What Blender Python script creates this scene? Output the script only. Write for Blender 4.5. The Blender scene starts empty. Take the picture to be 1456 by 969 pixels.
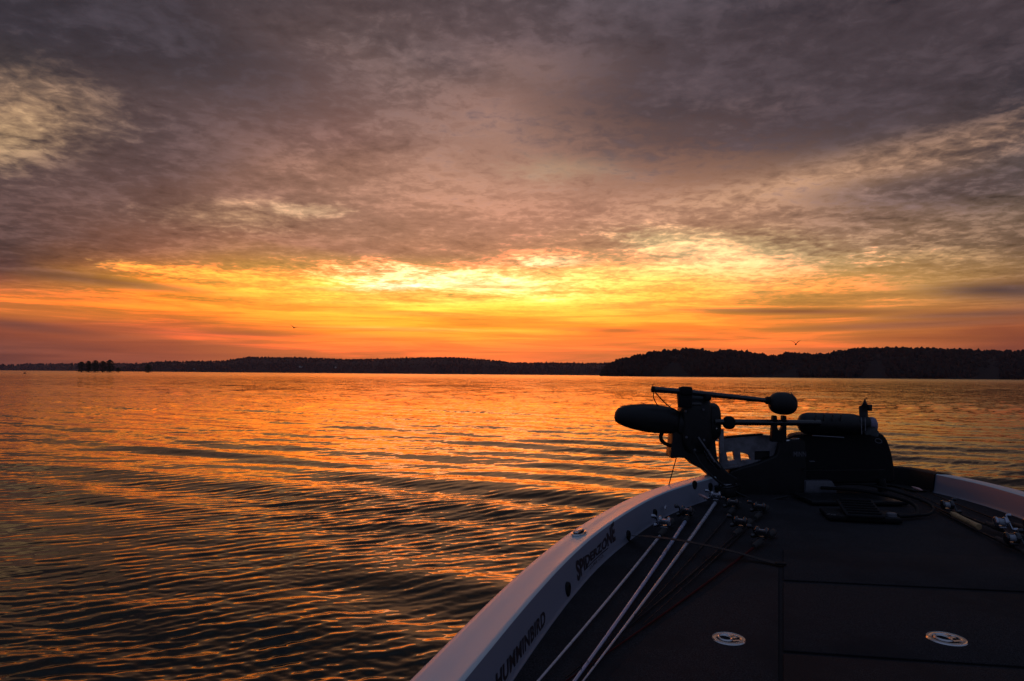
import bpy, bmesh, math, random
import numpy as np
from mathutils import Vector, Matrix

random.seed(7)
rng = np.random.default_rng(11)
R = math.radians
scene = bpy.context.scene
COL = scene.collection

# ------------------------------------------------------------------ camera
CAM_H = 1.25
FPX = 970.0                      # focal length in photo pixels (1456 wide) = 24 mm
PITCH = math.atan(48.0 / FPX)
ROLL = R(0.47)
fwd = Vector((0, math.cos(PITCH), math.sin(PITCH)))
up0 = Vector((0, -math.sin(PITCH), math.cos(PITCH)))
rt0 = Vector((1, 0, 0))
rt = rt0 * math.cos(ROLL) + up0 * math.sin(ROLL)
up = up0 * math.cos(ROLL) - rt0 * math.sin(ROLL)
cam_d = bpy.data.cameras.new('camera')
cam = bpy.data.objects.new('camera', cam_d)
COL.objects.link(cam)
M3 = Matrix((rt, up, -fwd)).transposed()
cam.matrix_world = Matrix.Translation((0, 0, CAM_H)) @ M3.to_4x4()
cam_d.sensor_width = 36.0
cam_d.lens = 36.0 * FPX / 1456.0
cam_d.clip_start = 0.05
cam_d.clip_end = 30000
scene.camera = cam
EYE = Vector((0, 0, CAM_H))


def ray(px, py):
    """direction of the sight line through a measured point of the photograph"""
    return fwd + rt * ((px - 728.0) / FPX) + up * ((484.5 - py) / FPX)


def on_z(px, py, z):
    d = ray(px, py)
    return EYE + d * ((z - CAM_H) / d.z)


def at_y(px, py, y):
    d = ray(px, py)
    return EYE + d * (y / d.y)


# ------------------------------------------------------------------ colour management
scene.view_settings.view_transform = 'Standard'
scene.view_settings.look = 'None'
scene.view_settings.exposure = 0.0
scene.view_settings.gamma = 1.0
scene.view_settings.use_curve_mapping = False
scene.cycles.use_denoising = True
scene.cycles.max_bounces = 6
scene.cycles.diffuse_bounces = 3
scene.cycles.glossy_bounces = 3
scene.cycles.transmission_bounces = 2
scene.cycles.volume_bounces = 0
scene.cycles.sample_clamp_indirect = 4.0


def lin(c, a=1.0):
    o = []
    for v in c[:3]:
        v = v / 255.0
        o.append(v / 12.92 if v <= 0.04045 else ((v + 0.055) / 1.055) ** 2.4)
    return (o[0], o[1], o[2], a)


class NT:
    """small helper for writing node graphs"""
    def __init__(s, tree):
        s.t = tree
        s.n = tree.nodes
        s.n.clear()

    def add(s, kind, **kw):
        nd = s.n.new(kind)
        for k, v in kw.items():
            setattr(nd, k, v)
        return nd

    def put(s, sock, v):
        if v is None:
            return
        if isinstance(v, bpy.types.NodeSocket):
            s.t.links.new(v, sock)
        else:
            sock.default_value = v

    def m(s, op, a, b=None, c=None, clamp=False):
        nd = s.add('ShaderNodeMath', operation=op, use_clamp=clamp)
        s.put(nd.inputs[0], a)
        s.put(nd.inputs[1], b)
        s.put(nd.inputs[2], c)
        return nd.outputs[0]

    def vm(s, op, a, b=None):
        nd = s.add('ShaderNodeVectorMath', operation=op)
        s.put(nd.inputs[0], a)
        s.put(nd.inputs[1], b)
        return nd.outputs['Value'] if op in ('DOT_PRODUCT', 'LENGTH') else nd.outputs[0]

    def xyz(s, x, y, z):
        nd = s.add('ShaderNodeCombineXYZ')
        for i, v in enumerate((x, y, z)):
            s.put(nd.inputs[i], v)
        return nd.outputs[0]

    def noise(s, vec, scale, detail=4, rough=0.5, dist=0.0, lac=2.0):
        nd = s.add('ShaderNodeTexNoise')
        s.put(nd.inputs['Vector'], vec)
        nd.inputs['Scale'].default_value = scale
        nd.inputs['Detail'].default_value = detail
        nd.inputs['Roughness'].default_value = rough
        nd.inputs['Lacunarity'].default_value = lac
        nd.inputs['Distortion'].default_value = dist
        return nd

    def ss(s, v, a, b, lo=0.0, hi=1.0, kind='SMOOTHSTEP'):
        nd = s.add('ShaderNodeMapRange', interpolation_type=kind)
        s.put(nd.inputs[0], v)
        s.put(nd.inputs[1], a)
        s.put(nd.inputs[2], b)
        s.put(nd.inputs[3], lo)
        s.put(nd.inputs[4], hi)
        return nd.outputs[0]

    def mix(s, f, a, b, mode='MIX'):
        nd = s.add('ShaderNodeMix', data_type='RGBA', blend_type=mode)
        nd.clamp_result = False
        s.put(nd.inputs[0], f)
        s.put(nd.inputs[6], a)
        s.put(nd.inputs[7], b)
        return nd.outputs[2]

    def ramp(s, f, stops, interp='LINEAR'):
        nd = s.add('ShaderNodeValToRGB')
        cr = nd.color_ramp
        cr.interpolation = interp
        while len(cr.elements) < len(stops):
            cr.elements.new(0.5)
        for e, (p, c) in zip(cr.elements, sorted(stops, key=lambda q: q[0])):
            e.position = p
            e.color = c
        s.put(nd.inputs[0], f)
        return nd.outputs[0]


# ------------------------------------------------------------------ sky
SUN_AZ = math.degrees(math.atan2(ray(640, 400).x, ray(640, 400).y))    # a little left of centre
SUN_EL = 4.0


def azel(px, py):
    d = ray(px, py).normalized()
    return math.degrees(math.atan2(d.x, d.y)), math.degrees(math.asin(d.z))


world = bpy.data.worlds.new("World")
scene.world = world
world.use_nodes = True
w = NT(world.node_tree)
tc = w.add('ShaderNodeTexCoord')
D = tc.outputs['Generated']
sp = w.add('ShaderNodeSeparateXYZ')
w.put(sp.inputs[0], D)
X, Y, Z = sp.outputs
az = w.m('MULTIPLY', w.m('ARCTAN2', X, Y), 57.29578)
el = w.m('MULTIPLY', w.m('ARCSINE', Z), 57.29578)
elp = w.m('MAXIMUM', el, 0.0)
# coordinates on a flat cloud deck, compressed towards the horizon
zz = w.m('ADD', w.m('MAXIMUM', Z, 0.0), 0.10)
cpx = w.m('DIVIDE', X, zz)
cpy = w.m('DIVIDE', Y, zz)
P = w.xyz(cpx, cpy, 0.0)
nw = w.noise(P, 0.9, 3, 0.5)                                # wide warp
sepw = w.add('ShaderNodeSeparateColor')
w.put(sepw.inputs[0], nw.outputs['Color'])
hgt = w.ss(elp, 0.0, 14.0, 0.2, 0.8, 'LINEAR')
az2 = w.m('ADD', az, w.m('MULTIPLY', w.m('SUBTRACT', sepw.outputs[0], 0.5), 9.0))
el2 = w.m('ADD', el, w.m('MULTIPLY', w.m('MULTIPLY', w.m('SUBTRACT', sepw.outputs[1], 0.5), 6.0), hgt))

ys = [0, 50, 100, 150, 200, 250, 300, 345, 375, 400, 420, 440, 465, 495, 522]
cols = {
    0:    [(56, 52, 60), (64, 58, 66), (78, 69, 71), (88, 78, 77), (88, 75, 75), (96, 77, 76), (94, 72, 69), (92, 66, 61), (108, 72, 64), (158, 92, 62), (208, 118, 58), (222, 126, 55), (172, 88, 56), (136, 76, 58), (112, 64, 56)],
    240:  [(66, 58, 65), (76, 66, 71), (92, 77, 79), (100, 80, 80), (106, 82, 79), (122, 89, 80), (134, 97, 83), (160, 104, 79), (205, 128, 62), (242, 160, 52), (240, 152, 50), (236, 142, 48), (218, 112, 56), (186, 94, 56), (160, 84, 60)],
    480:  [(94, 78, 80), (108, 88, 87), (114, 91, 90), (130, 98, 92), (142, 105, 96), (174, 128, 108), (178, 132, 108), (188, 130, 98), (232, 170, 92), (255, 205, 85), (255, 205, 80), (252, 185, 62), (250, 164, 48), (238, 130, 60), (224, 118, 63)],
    728:  [(92, 78, 82), (102, 84, 86), (134, 106, 100), (156, 120, 110), (180, 138, 122), (194, 146, 124), (202, 145, 119), (206, 144, 108), (230, 168, 108), (255, 225, 120), (255, 228, 110), (255, 196, 75), (253, 172, 52), (242, 142, 62), (230, 128, 68)],
    970:  [(74, 66, 73), (84, 73, 79), (96, 80, 84), (108, 87, 87), (140, 106, 97), (176, 130, 106), (184, 134, 108), (216, 164, 120), (250, 205, 140), (250, 195, 105), (250, 185, 80), (242, 168, 65), (246, 152, 52), (232, 132, 60), (222, 120, 66)],
    1200: [(54, 50, 60), (64, 57, 65), (78, 68, 72), (84, 71, 75), (100, 82, 80), (168, 130, 106), (162, 124, 102), (196, 150, 110), (230, 180, 112), (230, 170, 90), (230, 160, 78), (218, 142, 66), (226, 136, 58), (214, 116, 58), (200, 102, 60)],
    1456: [(40, 39, 50), (48, 46, 56), (58, 54, 62), (64, 58, 65), (82, 71, 73), (104, 88, 82), (132, 106, 86), (142, 110, 84), (158, 120, 82), (140, 100, 74), (150, 98, 68), (165, 100, 62), (165, 88, 52), (150, 78, 52), (140, 74, 56)],
}
ELMAX = 60.0
fac = w.m('DIVIDE', w.m('MAXIMUM', el2, 0.0), ELMAX)
prev = None
prev_az = None
for cx in sorted(cols):
    stops = []
    for y, c in zip(ys, cols[cx]):
        stops.append((max(0.0, azel(cx, y)[1] / ELMAX), lin(c)))
    stops.append((0.80, lin((78, 88, 102))))
    stops.append((1.0, lin((88, 108, 128))))
    rcol = w.ramp(fac, stops)
    a0 = azel(cx, 300)[0]
    if prev is None:
        prev = rcol
    else:
        t = w.ss(az2, prev_az, a0, 0, 1, 'LINEAR')
        prev = w.mix(t, prev, rcol)
    prev_az = a0
base = prev

# fine cloud texture: mottled altocumulus above, streaks near the horizon
Ps = w.xyz(w.m('MULTIPLY', cpx, 0.8), cpy, 3.3)
n0 = w.noise(w.vm('ADD', P, (2.3, 8.1, 0)), 1.7, 4, 0.5, 0.6).outputs[0]
a0_ = w.m('MULTIPLY', w.m('SUBTRACT', n0, 0.5), 2.0)
n1 = w.noise(Ps, 3.8, 9, 0.62, 0.3).outputs[0]
n2 = w.noise(w.vm('ADD', P, (5.2, 1.7, 0)), 16.0, 6, 0.62, 0.35).outputs[0]
streak = w.noise(w.xyz(w.m('MULTIPLY', az, 0.045), w.m('MULTIPLY', el, 0.85), 0.0), 1.5, 7, 0.60, 0.5).outputs[0]
a1 = w.m('MULTIPLY', w.m('SUBTRACT', n1, 0.5), 2.0)
a2 = w.m('MULTIPLY', w.m('SUBTRACT', n2, 0.5), 2.0)
a3 = w.m('MULTIPLY', w.m('SUBTRACT', streak, 0.5), 2.0)
lowf = w.ss(elp, 4.5, 9.5, 1.0, 0.0)
upf = w.ss(elp, 3.0, 9.0, 0.0, 1.0)
cl = w.m('ADD', w.m('ADD', w.m('MULTIPLY', a1, 1.0), w.m('MULTIPLY', a0_, 0.5)), w.m('MULTIPLY', a2, 0.78))
cl = w.m('ADD', w.m('MULTIPLY', cl, upf), w.m('MULTIPLY', a3, w.m('MULTIPLY', lowf, 1.5)))


def mask(px, py, rx, ry, rot, k=0.6, src=None, inner=0.25):
    """soft-edged region of the cloud deck; k roughens its border with the cloud noise"""
    a0, e0 = azel(px, py)
    d2r = 57.29578 / FPX
    sx, sy = rx * d2r, ry * d2r
    c, s_ = math.cos(R(rot)), math.sin(R(rot))
    da = w.m('SUBTRACT', az, a0)
    de = w.m('SUBTRACT', el, e0)
    u = w.m('ADD', w.m('MULTIPLY', da, c / sx), w.m('MULTIPLY', de, s_ / sx))
    v = w.m('ADD', w.m('MULTIPLY', da, -s_ / sy), w.m('MULTIPLY', de, c / sy))
    d = w.m('SQRT', w.m('ADD', w.m('MULTIPLY', u, u), w.m('MULTIPLY', v, v)))
    d = w.m('ADD', d, w.m('MULTIPLY', -1.0, w.m('MULTIPLY', src if src is not None else cl, k)))
    return w.ss(d, 1.0, inner, 0.0, 1.0)


col = base
fine = w.m('ADD', w.m('MULTIPLY', cl, 0.75), w.m('MULTIPLY', w.m('MULTIPLY', a2, upf), 0.25))
# (x, y, rx, ry, rotation, colour, strength, noise)
PATCH = [
    (30, 160, 150, 80, 10, (188, 148, 116), 0.8, 1.2, -0.3),       # bright gap, upper left
    (10, 190, 90, 50, 25, (214, 174, 130), 0.7, 1.3),
    (160, 45, 400, 78, -6, (60, 54, 62), 0.7, 0.9, 0.1),          # dark lump above it
    (330, 300, 420, 90, 6, (134, 96, 84), 0.35, 0.8),
    (700, 312, 300, 40, 0, (184, 130, 108), 0.4, 1.6),
    (250, 185, 220, 60, 20, (86, 72, 76), 0.35, 0.7),
    (70, 290, 260, 66, 12, (96, 73, 71), 0.5, 0.8, 0.1),
    (230, 235, 170, 40, 16, (96, 76, 76), 0.5, 0.9, 0.1),
    (590, 75, 240, 34, -12, (74, 64, 70), 0.5, 1.0, 0.1),
    (740, 215, 290, 120, 4, (206, 156, 130), 0.36, 1.3, -0.5),      # mottled pink centre
    (800, 240, 130, 28, 0, (215, 178, 142), 0.6, 1.5),
    (560, 120, 170, 100, -35, (122, 100, 96), 0.40, 1.3),
    (350, 308, 150, 30, 4, (222, 172, 130), 0.72, 1.0, -0.4),       # bright slot, left of centre
    (440, 300, 80, 14, 3, (234, 190, 148), 0.6, 0.8),
    (1140, 262, 420, 40, 8, (208, 160, 126), 0.75, 1.2, -0.4),      # bright wedge, right
    (1200, 85, 600, 132, 7.5, (76, 65, 71), 0.88, 0.9, 0.35),       # big smooth grey bank, upper right
    (965, 188, 190, 36, 8, (104, 84, 84), 0.5, 0.9, 0.0),
    (1040, 358, 200, 40, -6, (255, 220, 158), 1.0, 0.8),     # clear cream window
    (960, 350, 120, 28, -8, (255, 228, 165), 0.9, 0.9),
    (320, 395, 170, 12, -3, (255, 190, 78), 0.7, 1.0),
    (560, 385, 110, 10, 2, (196, 138, 96), 0.5, 1.0),
    (200, 440, 260, 8, -2, (250, 150, 48), 0.6, 0.8),
    (1340, 268, 200, 30, -3, (92, 76, 78), 0.65, 1.4, 0.2),
    (1350, 345, 220, 60, 0, (104, 82, 78), 0.30, 2.3, 0.2),
    (590, 362, 260, 22, -2, (150, 106, 88), 0.35, 0.9),
    (640, 400, 230, 24, -3, (255, 238, 160), 0.85, 1.3),      # the veiled sun glow
    (560, 408, 90, 12, 2, (255, 248, 190), 0.8, 1.0),
    (790, 372, 80, 13, 0, (255, 238, 178), 0.9, 0.8),
    (700, 408, 110, 5, -1, (214, 140, 66), 0.75, 0.6),
    (470, 412, 90, 5, -2, (226, 150, 72), 0.7, 0.6),
    (130, 398, 200, 10, -3, (112, 78, 68), 0.6, 0.8),
    (1130, 443, 230, 7, -2, (158, 96, 66), 0.85, 0.5),        # long grey bars low on the right
    (1420, 413, 115, 15, -3, (92, 72, 72), 0.92, 0.5),
    (1395, 447, 150, 7, 0, (120, 82, 68), 0.75, 0.6),
    (1290, 462, 250, 8, 1, (140, 88, 66), 0.7, 0.6),
    (30, 463, 130, 10, -5, (112, 72, 64), 0.7, 0.7),
    (300, 474, 260, 7, 0, (196, 98, 60), 0.6, 0.6),
    (870, 470, 220, 6, -2, (206, 110, 58), 0.55, 0.6),
    (600, 447, 190, 6, -1, (232, 128, 60), 0.6, 0.6),
    (500, 430, 170, 5, 1, (255, 214, 90), 0.6, 0.6),
    (560, 468, 220, 5, 0, (250, 196, 96), 0.6, 0.6),
]
for (px, py, rx, ry, rot, c, st, k, *inn) in PATCH:
    mk = mask(px, py, rx, ry, rot, k * (0.72 if ry > 20 else 1.0), fine, inner=(inn[0] if inn else (-0.1 if ry > 20 else 0.0)))
    col = w.mix(w.m('MULTIPLY', mk, st), col, lin(c))

# light edges and grey hearts of the small clouds
smooth = w.m('SUBTRACT', 1.0, w.m('MULTIPLY', mask(1180, 110, 520, 110, 8, 0.2), 0.25))
amp = w.m('MULTIPLY', smooth, w.ss(elp, 0.6, 8.0, 0.40, 1.0))
amp = w.m('MULTIPLY', amp, w.m('ADD', 1.0, w.m('MULTIPLY', mask(1370, 320, 300, 110, 0, 0.2), 0.8)))
lift = w.ss(cl, 0.02, 0.85, 0.0, 1.0, 'LINEAR')
drop = w.ss(cl, 0.10, -0.70, 0.0, 1.0, 'LINEAR')
gain = w.m('ADD', 1.0, w.m('MULTIPLY', w.m('MULTIPLY', lift, amp), 0.85))
gain = w.m('MULTIPLY', gain, w.m('SUBTRACT', 1.0, w.m('MULTIPLY', w.m('MULTIPLY', drop, amp), 0.50)))
tint = w.mix(w.m('MULTIPLY', drop, 0.5), (1, 1, 1, 1), (0.99, 0.95, 0.99, 1))
col = w.mix(1.0, col, tint, 'MULTIPLY')
vg = w.vm('SCALE', col)
vg.node.inputs['Scale'].default_value = 1.0
w.t.links.new(gain, vg.node.inputs['Scale'])
col = vg
# the glow around the hidden sun is brighter than the film can hold
sepc = w.add('ShaderNodeSeparateXYZ')
w.put(sepc.inputs[0], col)
hot = w.ss(sepc.outputs[0], 0.55, 1.0)
glow = w.m('MULTIPLY', mask(680, 430, 800, 125, 0, 0.25, inner=0.0), hot)
core = w.m('MULTIPLY', mask(650, 405, 300, 45, 0, 0.3, inner=0.0), hot)
rr_ = w.m('ADD', 1.0, w.m('ADD', w.m('MULTIPLY', glow, 2.7), w.m('MULTIPLY', core, 0.8)))
gg_ = w.m('ADD', 1.0, w.m('ADD', w.m('MULTIPLY', glow, 0.36), w.m('MULTIPLY', core, 0.25)))
gl = w.xyz(rr_, gg_, w.m('ADD', 1.0, w.m('MULTIPLY', core, 0.85)))
col = w.vm('MULTIPLY', col, gl)
# behind the camera: dull violet-grey dusk
aabs = w.m('ABSOLUTE', az)
back = w.ramp(w.m('DIVIDE', elp, 90.0), [(0.0, lin((86, 90, 114))), (0.15, lin((82, 92, 116))), (0.5, lin((90, 102, 130))), (1.0, lin((94, 108, 136)))])
bgn = w.vm('SCALE', back)
w.t.links.new(w.m('ADD', 1.0, w.m('MULTIPLY', cl, 0.35)), bgn.node.inputs['Scale'])
col = w.mix(w.ss(el, -0.2, -4.0), col, (0.02, 0.012, 0.012, 1))
col = w.mix(w.ss(aabs, 42.0, 95.0), col, bgn)
col = w.mix(w.ss(el, 38.0, 62.0), col, bgn)
# clear-air sky of a very low sun, weak behind the cloud
nish = w.add('ShaderNodeTexSky', sky_type='NISHITA')
nish.sun_disc = False
nish.sun_elevation = R(SUN_EL)
nish.sun_rotation = R(SUN_AZ)
nish.air_density = 1.5
nish.dust_density = 3.0
bg1 = w.add('ShaderNodeBackground')
w.put(bg1.inputs[0], col)
bg1.inputs[1].default_value = 0.97
bg2 = w.add('ShaderNodeBackground')
w.put(bg2.inputs[0], nish.outputs[0])
bg2.inputs[1].default_value = 0.0015
ad = w.add('ShaderNodeAddShader')
w.t.links.new(bg1.outputs[0], ad.inputs[0])
w.t.links.new(bg2.outputs[0], ad.inputs[1])
wo = w.add('ShaderNodeOutputWorld')
w.t.links.new(ad.outputs[0], wo.inputs[0])

# ------------------------------------------------------------------ sun (veiled by cloud: weak and wide)
sd = bpy.data.lights.new('sun', 'SUN')
sd.energy = 0.035
sd.angle = R(60)
sd.color = (1.0, 0.50, 0.18)
sun = bpy.data.objects.new('sun', sd)
COL.objects.link(sun)
sdir = Vector((math.sin(R(SUN_AZ)) * math.cos(R(SUN_EL)), math.cos(R(SUN_AZ)) * math.cos(R(SUN_EL)), math.sin(R(SUN_EL))))
sun.rotation_euler = sdir.to_track_quat('Z', 'Y').to_euler()
sun.location = (0, 0, 30)


# ------------------------------------------------------------------ object helpers
def link(name, mesh, mat=None, parent=None, label=None, cat=None, group=None, kind=None, smooth=False):
    o = bpy.data.objects.new(name, mesh)
    COL.objects.link(o)
    if mat is not None and mesh is not None and not mesh.materials:
        mesh.materials.append(mat)
    if parent is not None:
        o.parent = parent
    tag(o, label, cat, group, kind)
    if smooth and mesh is not None:
        mesh.polygons.foreach_set('use_smooth', [True] * len(mesh.polygons))
    return o


def tag(o, label=None, cat=None, group=None, kind=None):
    if label:
        o['label'] = label
    if cat:
        o['category'] = cat
    if group:
        o['group'] = group
    if kind:
        o['kind'] = kind
    return o


def thing(name, loc, label, cat, group=None):
    o = bpy.data.objects.new(name, None)
    COL.objects.link(o)
    o.location = loc
    o.empty_display_size = 0.1
    return tag(o, label, cat, group)


class MB:
    """collects geometry given in world coordinates; build() writes one mesh, re-based to its parent"""
    def __init__(s):
        s.v, s.f = [], []

    def add(s, verts, faces):
        b = len(s.v)
        s.v += [Vector(v) for v in verts]
        s.f += [tuple(i + b for i in f) for f in faces]
        return s

    def tube(s, pts, rad, seg=12, cap=True):
        pts = [Vector(p) for p in pts]
        if not hasattr(rad, '__len__'):
            rad = [rad] * len(pts)
        n = len(pts)
        t0 = (pts[1] - pts[0]).normalized()
        ref = Vector((0, 0, 1)) if abs(t0.z) < 0.9 else Vector((1, 0, 0))
        nrm = t0.cross(ref).normalized()
        vs, fs = [], []
        for i in range(n):
            if i == 0:
                t = pts[1] - pts[0]
            elif i == n - 1:
                t = pts[-1] - pts[-2]
            else:
                t = pts[i + 1] - pts[i - 1]
            if t.length < 1e-9:
                t = t0
            t = t.normalized()
            nrm = (nrm - t * nrm.dot(t))
            nrm = nrm.normalized() if nrm.length > 1e-6 else t.orthogonal().normalized()
            bn = t.cross(nrm)
            for k in range(seg):
                a = 2 * math.pi * k / seg
                vs.append(pts[i] + (nrm * math.cos(a) + bn * math.sin(a)) * rad[i])
        for i in range(n - 1):
            for k in range(seg):
                k2 = (k + 1) % seg
                fs.append((i * seg + k, i * seg + k2, (i + 1) * seg + k2, (i + 1) * seg + k))
        if cap:
            fs.append(tuple(range(seg - 1, -1, -1)))
            fs.append(tuple(range((n - 1) * seg, n * seg)))
        return s.add(vs, fs)

    def lathe(s, p0, axis, prof, seg=24, sx=1.0, sy=1.0, ref=None):
        """prof: list of (distance along axis, radius)"""
        axis = Vector(axis).normalized()
        r0 = Vector(ref) if ref is not None else (Vector((0, 0, 1)) if abs(axis.z) < 0.9 else Vector((1, 0, 0)))
        b = (r0 - axis * r0.dot(axis)).normalized()
        a_ = axis.cross(b)
        p0 = Vector(p0)
        vs, fs = [], []
        for (h, r) in prof:
            for k in range(seg):
                t = 2 * math.pi * k / seg
                vs.append(p0 + axis * h + a_ * (math.cos(t) * r * sx) + b * (math.sin(t) * r * sy))
        for i in range(len(prof) - 1):
            for k in range(seg):
                k2 = (k + 1) % seg
                fs.append((i * seg + k, i * seg + k2, (i + 1) * seg + k2, (i + 1) * seg + k))
        fs.append(tuple(range(seg - 1, -1, -1)))
        fs.append(tuple(range((len(prof) - 1) * seg, len(prof) * seg)))
        return s.add(vs, fs)

    def egg(s, c, ax, ay, az_, seg=24, rings=14, power=2.0):
        """superellipsoid with half-axes given as vectors"""
        c, ax, ay, az_ = Vector(c), Vector(ax), Vector(ay), Vector(az_)
        e = 2.0 / power
        sg = lambda v: math.copysign(abs(v) ** e, v)
        vs, fs = [], []
        for i in range(1, rings):
            ph = -math.pi / 2 + math.pi * i / rings
            for k in range(seg):
                t = 2 * math.pi * k / seg
                vs.append(c + ax * (sg(math.cos(ph)) * sg(math.cos(t))) + ay * (sg(math.cos(ph)) * sg(math.sin(t))) + az_ * sg(math.sin(ph)))
        for i in range(rings - 2):
            for k in range(seg):
                k2 = (k + 1) % seg
                fs.append((i * seg + k, i * seg + k2, (i + 1) * seg + k2, (i + 1) * seg + k))
        b = len(vs)
        vs += [c - az_, c + az_]
        for k in range(seg):
            k2 = (k + 1) % seg
            fs.append((k2, k, b))
            fs.append(((rings - 2) * seg + k, (rings - 2) * seg + k2, b + 1))
        return s.add(vs, fs)

    def prism(s, pts, ext):
        """polygon (world points, roughly planar) pushed along the vector ext"""
        n = len(pts)
        pts = [Vector(p) for p in pts]
        ext = Vector(ext)
        vs = pts + [p + ext for p in pts]
        fs = [tuple(range(n)), tuple(range(2 * n - 1, n - 1, -1))]
        for i in range(n):
            j = (i + 1) % n
            fs.append((i, i + n, j + n, j))
        return s.add(vs, fs)

    def box(s, c, ax, ay, az_):
        c, ax, ay, az_ = Vector(c), Vector(ax), Vector(ay), Vector(az_)
        vs = [c + ax * i + ay * j + az_ * k for i in (-1, 1) for j in (-1, 1) for k in (-1, 1)]
        return s.add(vs, [(0, 1, 3, 2), (4, 6, 7, 5), (0, 4, 5, 1), (2, 3, 7, 6), (0, 2, 6, 4), (1, 5, 7, 3)])

    def build(s, name, mat, parent=None, bevel=0.0, segs=2, smooth=True, angle=40, **kw):
        org = parent_origin(parent)
        me = bpy.data.meshes.new(name)
        me.from_pydata([v - org for v in s.v], [], s.f)
        bm = bmesh.new()
        bm.from_mesh(me)
        bmesh.ops.remove_doubles(bm, verts=bm.verts, dist=1e-6)
        bmesh.ops.recalc_face_normals(bm, faces=bm.faces)
        if bevel > 0:
            ed = [e for e in bm.edges if len(e.link_faces) == 2 and e.calc_face_angle(0) > R(35)]
            try:
                bmesh.ops.bevel(bm, geom=ed, offset=bevel, segments=segs, profile=0.5, affect='EDGES', clamp_overlap=True)
            except Exception as ex:
                print('bevel', name, ex)
        bm.to_mesh(me)
        bm.free()
        if smooth:
            me.polygons.foreach_set('use_smooth', [True] * len(me.polygons))
            try:
                me.set_sharp_from_angle(angle=R(angle))
            except Exception:
                pass
        me.materials.append(mat)
        o = bpy.data.objects.new(name, me)
        COL.objects.link(o)
        if parent is not None:
            o.parent = parent
        tag(o, **kw)
        return o


def parent_origin(p):
    o = Vector((0, 0, 0))
    while p is not None:
        o += p.location
        p = p.parent
    return o


# ------------------------------------------------------------------ materials
def mat(name, color, rough=0.5, metal=0.0, coat=0.0, var=0.0, vscale=30.0, bump=0.0, bscale=200.0, spec=0.5, sheen=0.0, alt=None, altscale=5.0):
    m = bpy.data.materials.new(name)
    m.use_nodes = True
    t = NT(m.node_tree)
    b = t.add('ShaderNodeBsdfPrincipled')
    o = t.add('ShaderNodeOutputMaterial')
    t.t.links.new(b.outputs[0], o.inputs[0])
    tc = t.add('ShaderNodeTexCoord').outputs['Object']
    c = (color[0], color[1], color[2], 1)
    if var > 0:
        n = t.noise(tc, vscale, 5, 0.6).outputs[0]
        f = t.ss(n, 0.3, 0.7, 1 - var, 1 + var)
        v = t.vm('SCALE', c[:3])
        t.t.links.new(f, v.node.inputs['Scale'])
        src = v
        if alt is not None:
            n2 = t.noise(tc, altscale, 4, 0.6).outputs[0]
            src = t.mix(t.ss(n2, 0.45, 0.65), src, (alt[0], alt[1], alt[2], 1))
        t.t.links.new(src, b.inputs['Base Color'])
        t.put(b.inputs['Roughness'], t.ss(n, 0.25, 0.75, max(0.02, rough - 0.12), min(1, rough + 0.12)))
    else:
        b.inputs['Base Color'].default_value = c
        b.inputs['Roughness'].default_value = rough
    b.inputs['Metallic'].default_value = metal
    b.inputs['Coat Weight'].default_value = coat
    b.inputs['Coat Roughness'].default_value = 0.08
    b.inputs['Specular IOR Level'].default_value = spec
    if sheen:
        b.inputs['Sheen Weight'].default_value = sheen
    if bump > 0:
        nb = t.noise(tc, bscale, 3, 0.6).outputs[0]
        bp = t.add('ShaderNodeBump')
        bp.inputs['Strength'].default_value = 1.0
        bp.inputs['Distance'].default_value = bump
        t.t.links.new(nb, bp.inputs['Height'])
        t.t.links.new(bp.outputs[0], b.inputs['Normal'])
    return m


# ------------------------------------------------------------------ lake
def water_height(x, y, r):
    """sum of small wave trains; r = distance, used to fade what the mesh cannot carry"""
    h = np.zeros_like(x)
    wr = np.random.default_rng(5)

    def train(lam, dirdeg, spread, slope, n, sharp=0.0, near=0.0, far=1e9):
        nonlocal h
        for i in range(n):
            l = lam * math.exp(wr.normal(0, 0.22))
            a = R(dirdeg + wr.normal(0, spread))
            k = 2 * math.pi / l
            ph = wr.uniform(0, 2 * math.pi)
            amp = slope / k / math.sqrt(n)
            fade = np.clip(1.5 - r / (l * 90.0), 0, 1)
            arg = k * (x * math.sin(a) + y * math.cos(a)) + ph
            arg = arg + 0.5 * np.sin(0.23 * k * (x * math.cos(a) - y * math.sin(a)) + ph * 3)
            sn = np.sin(arg)
            h += amp * fade * (sn + sharp * (0.5 * np.cos(2 * arg)))
    train(1.25, 27, 3.5, 0.066, 5)
    train(0.66, 16, 14, 0.034, 8)
    train(0.80, 14, 22, 0.030, 16)
    # gusts: where the small ripples are strong or weak
    g = 0.75 + 0.35 * np.sin(0.9 * x + 0.7 * y + 1.0) * np.sin(0.55 * y - 0.4 * x) + 0.25 * np.sin(0.35 * x + 1.3 * y)
    h0 = h.copy()
    h[:] = 0
    train(0.25, -14, 22, 0.060, 10, 0.3)
    train(0.110, -24, 12, 0.165, 18, 0.45)
    train(0.068, -14, 26, 0.110, 18, 0.3)
    return h0 + h * np.clip(g, 0.35, 1.4)


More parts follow.
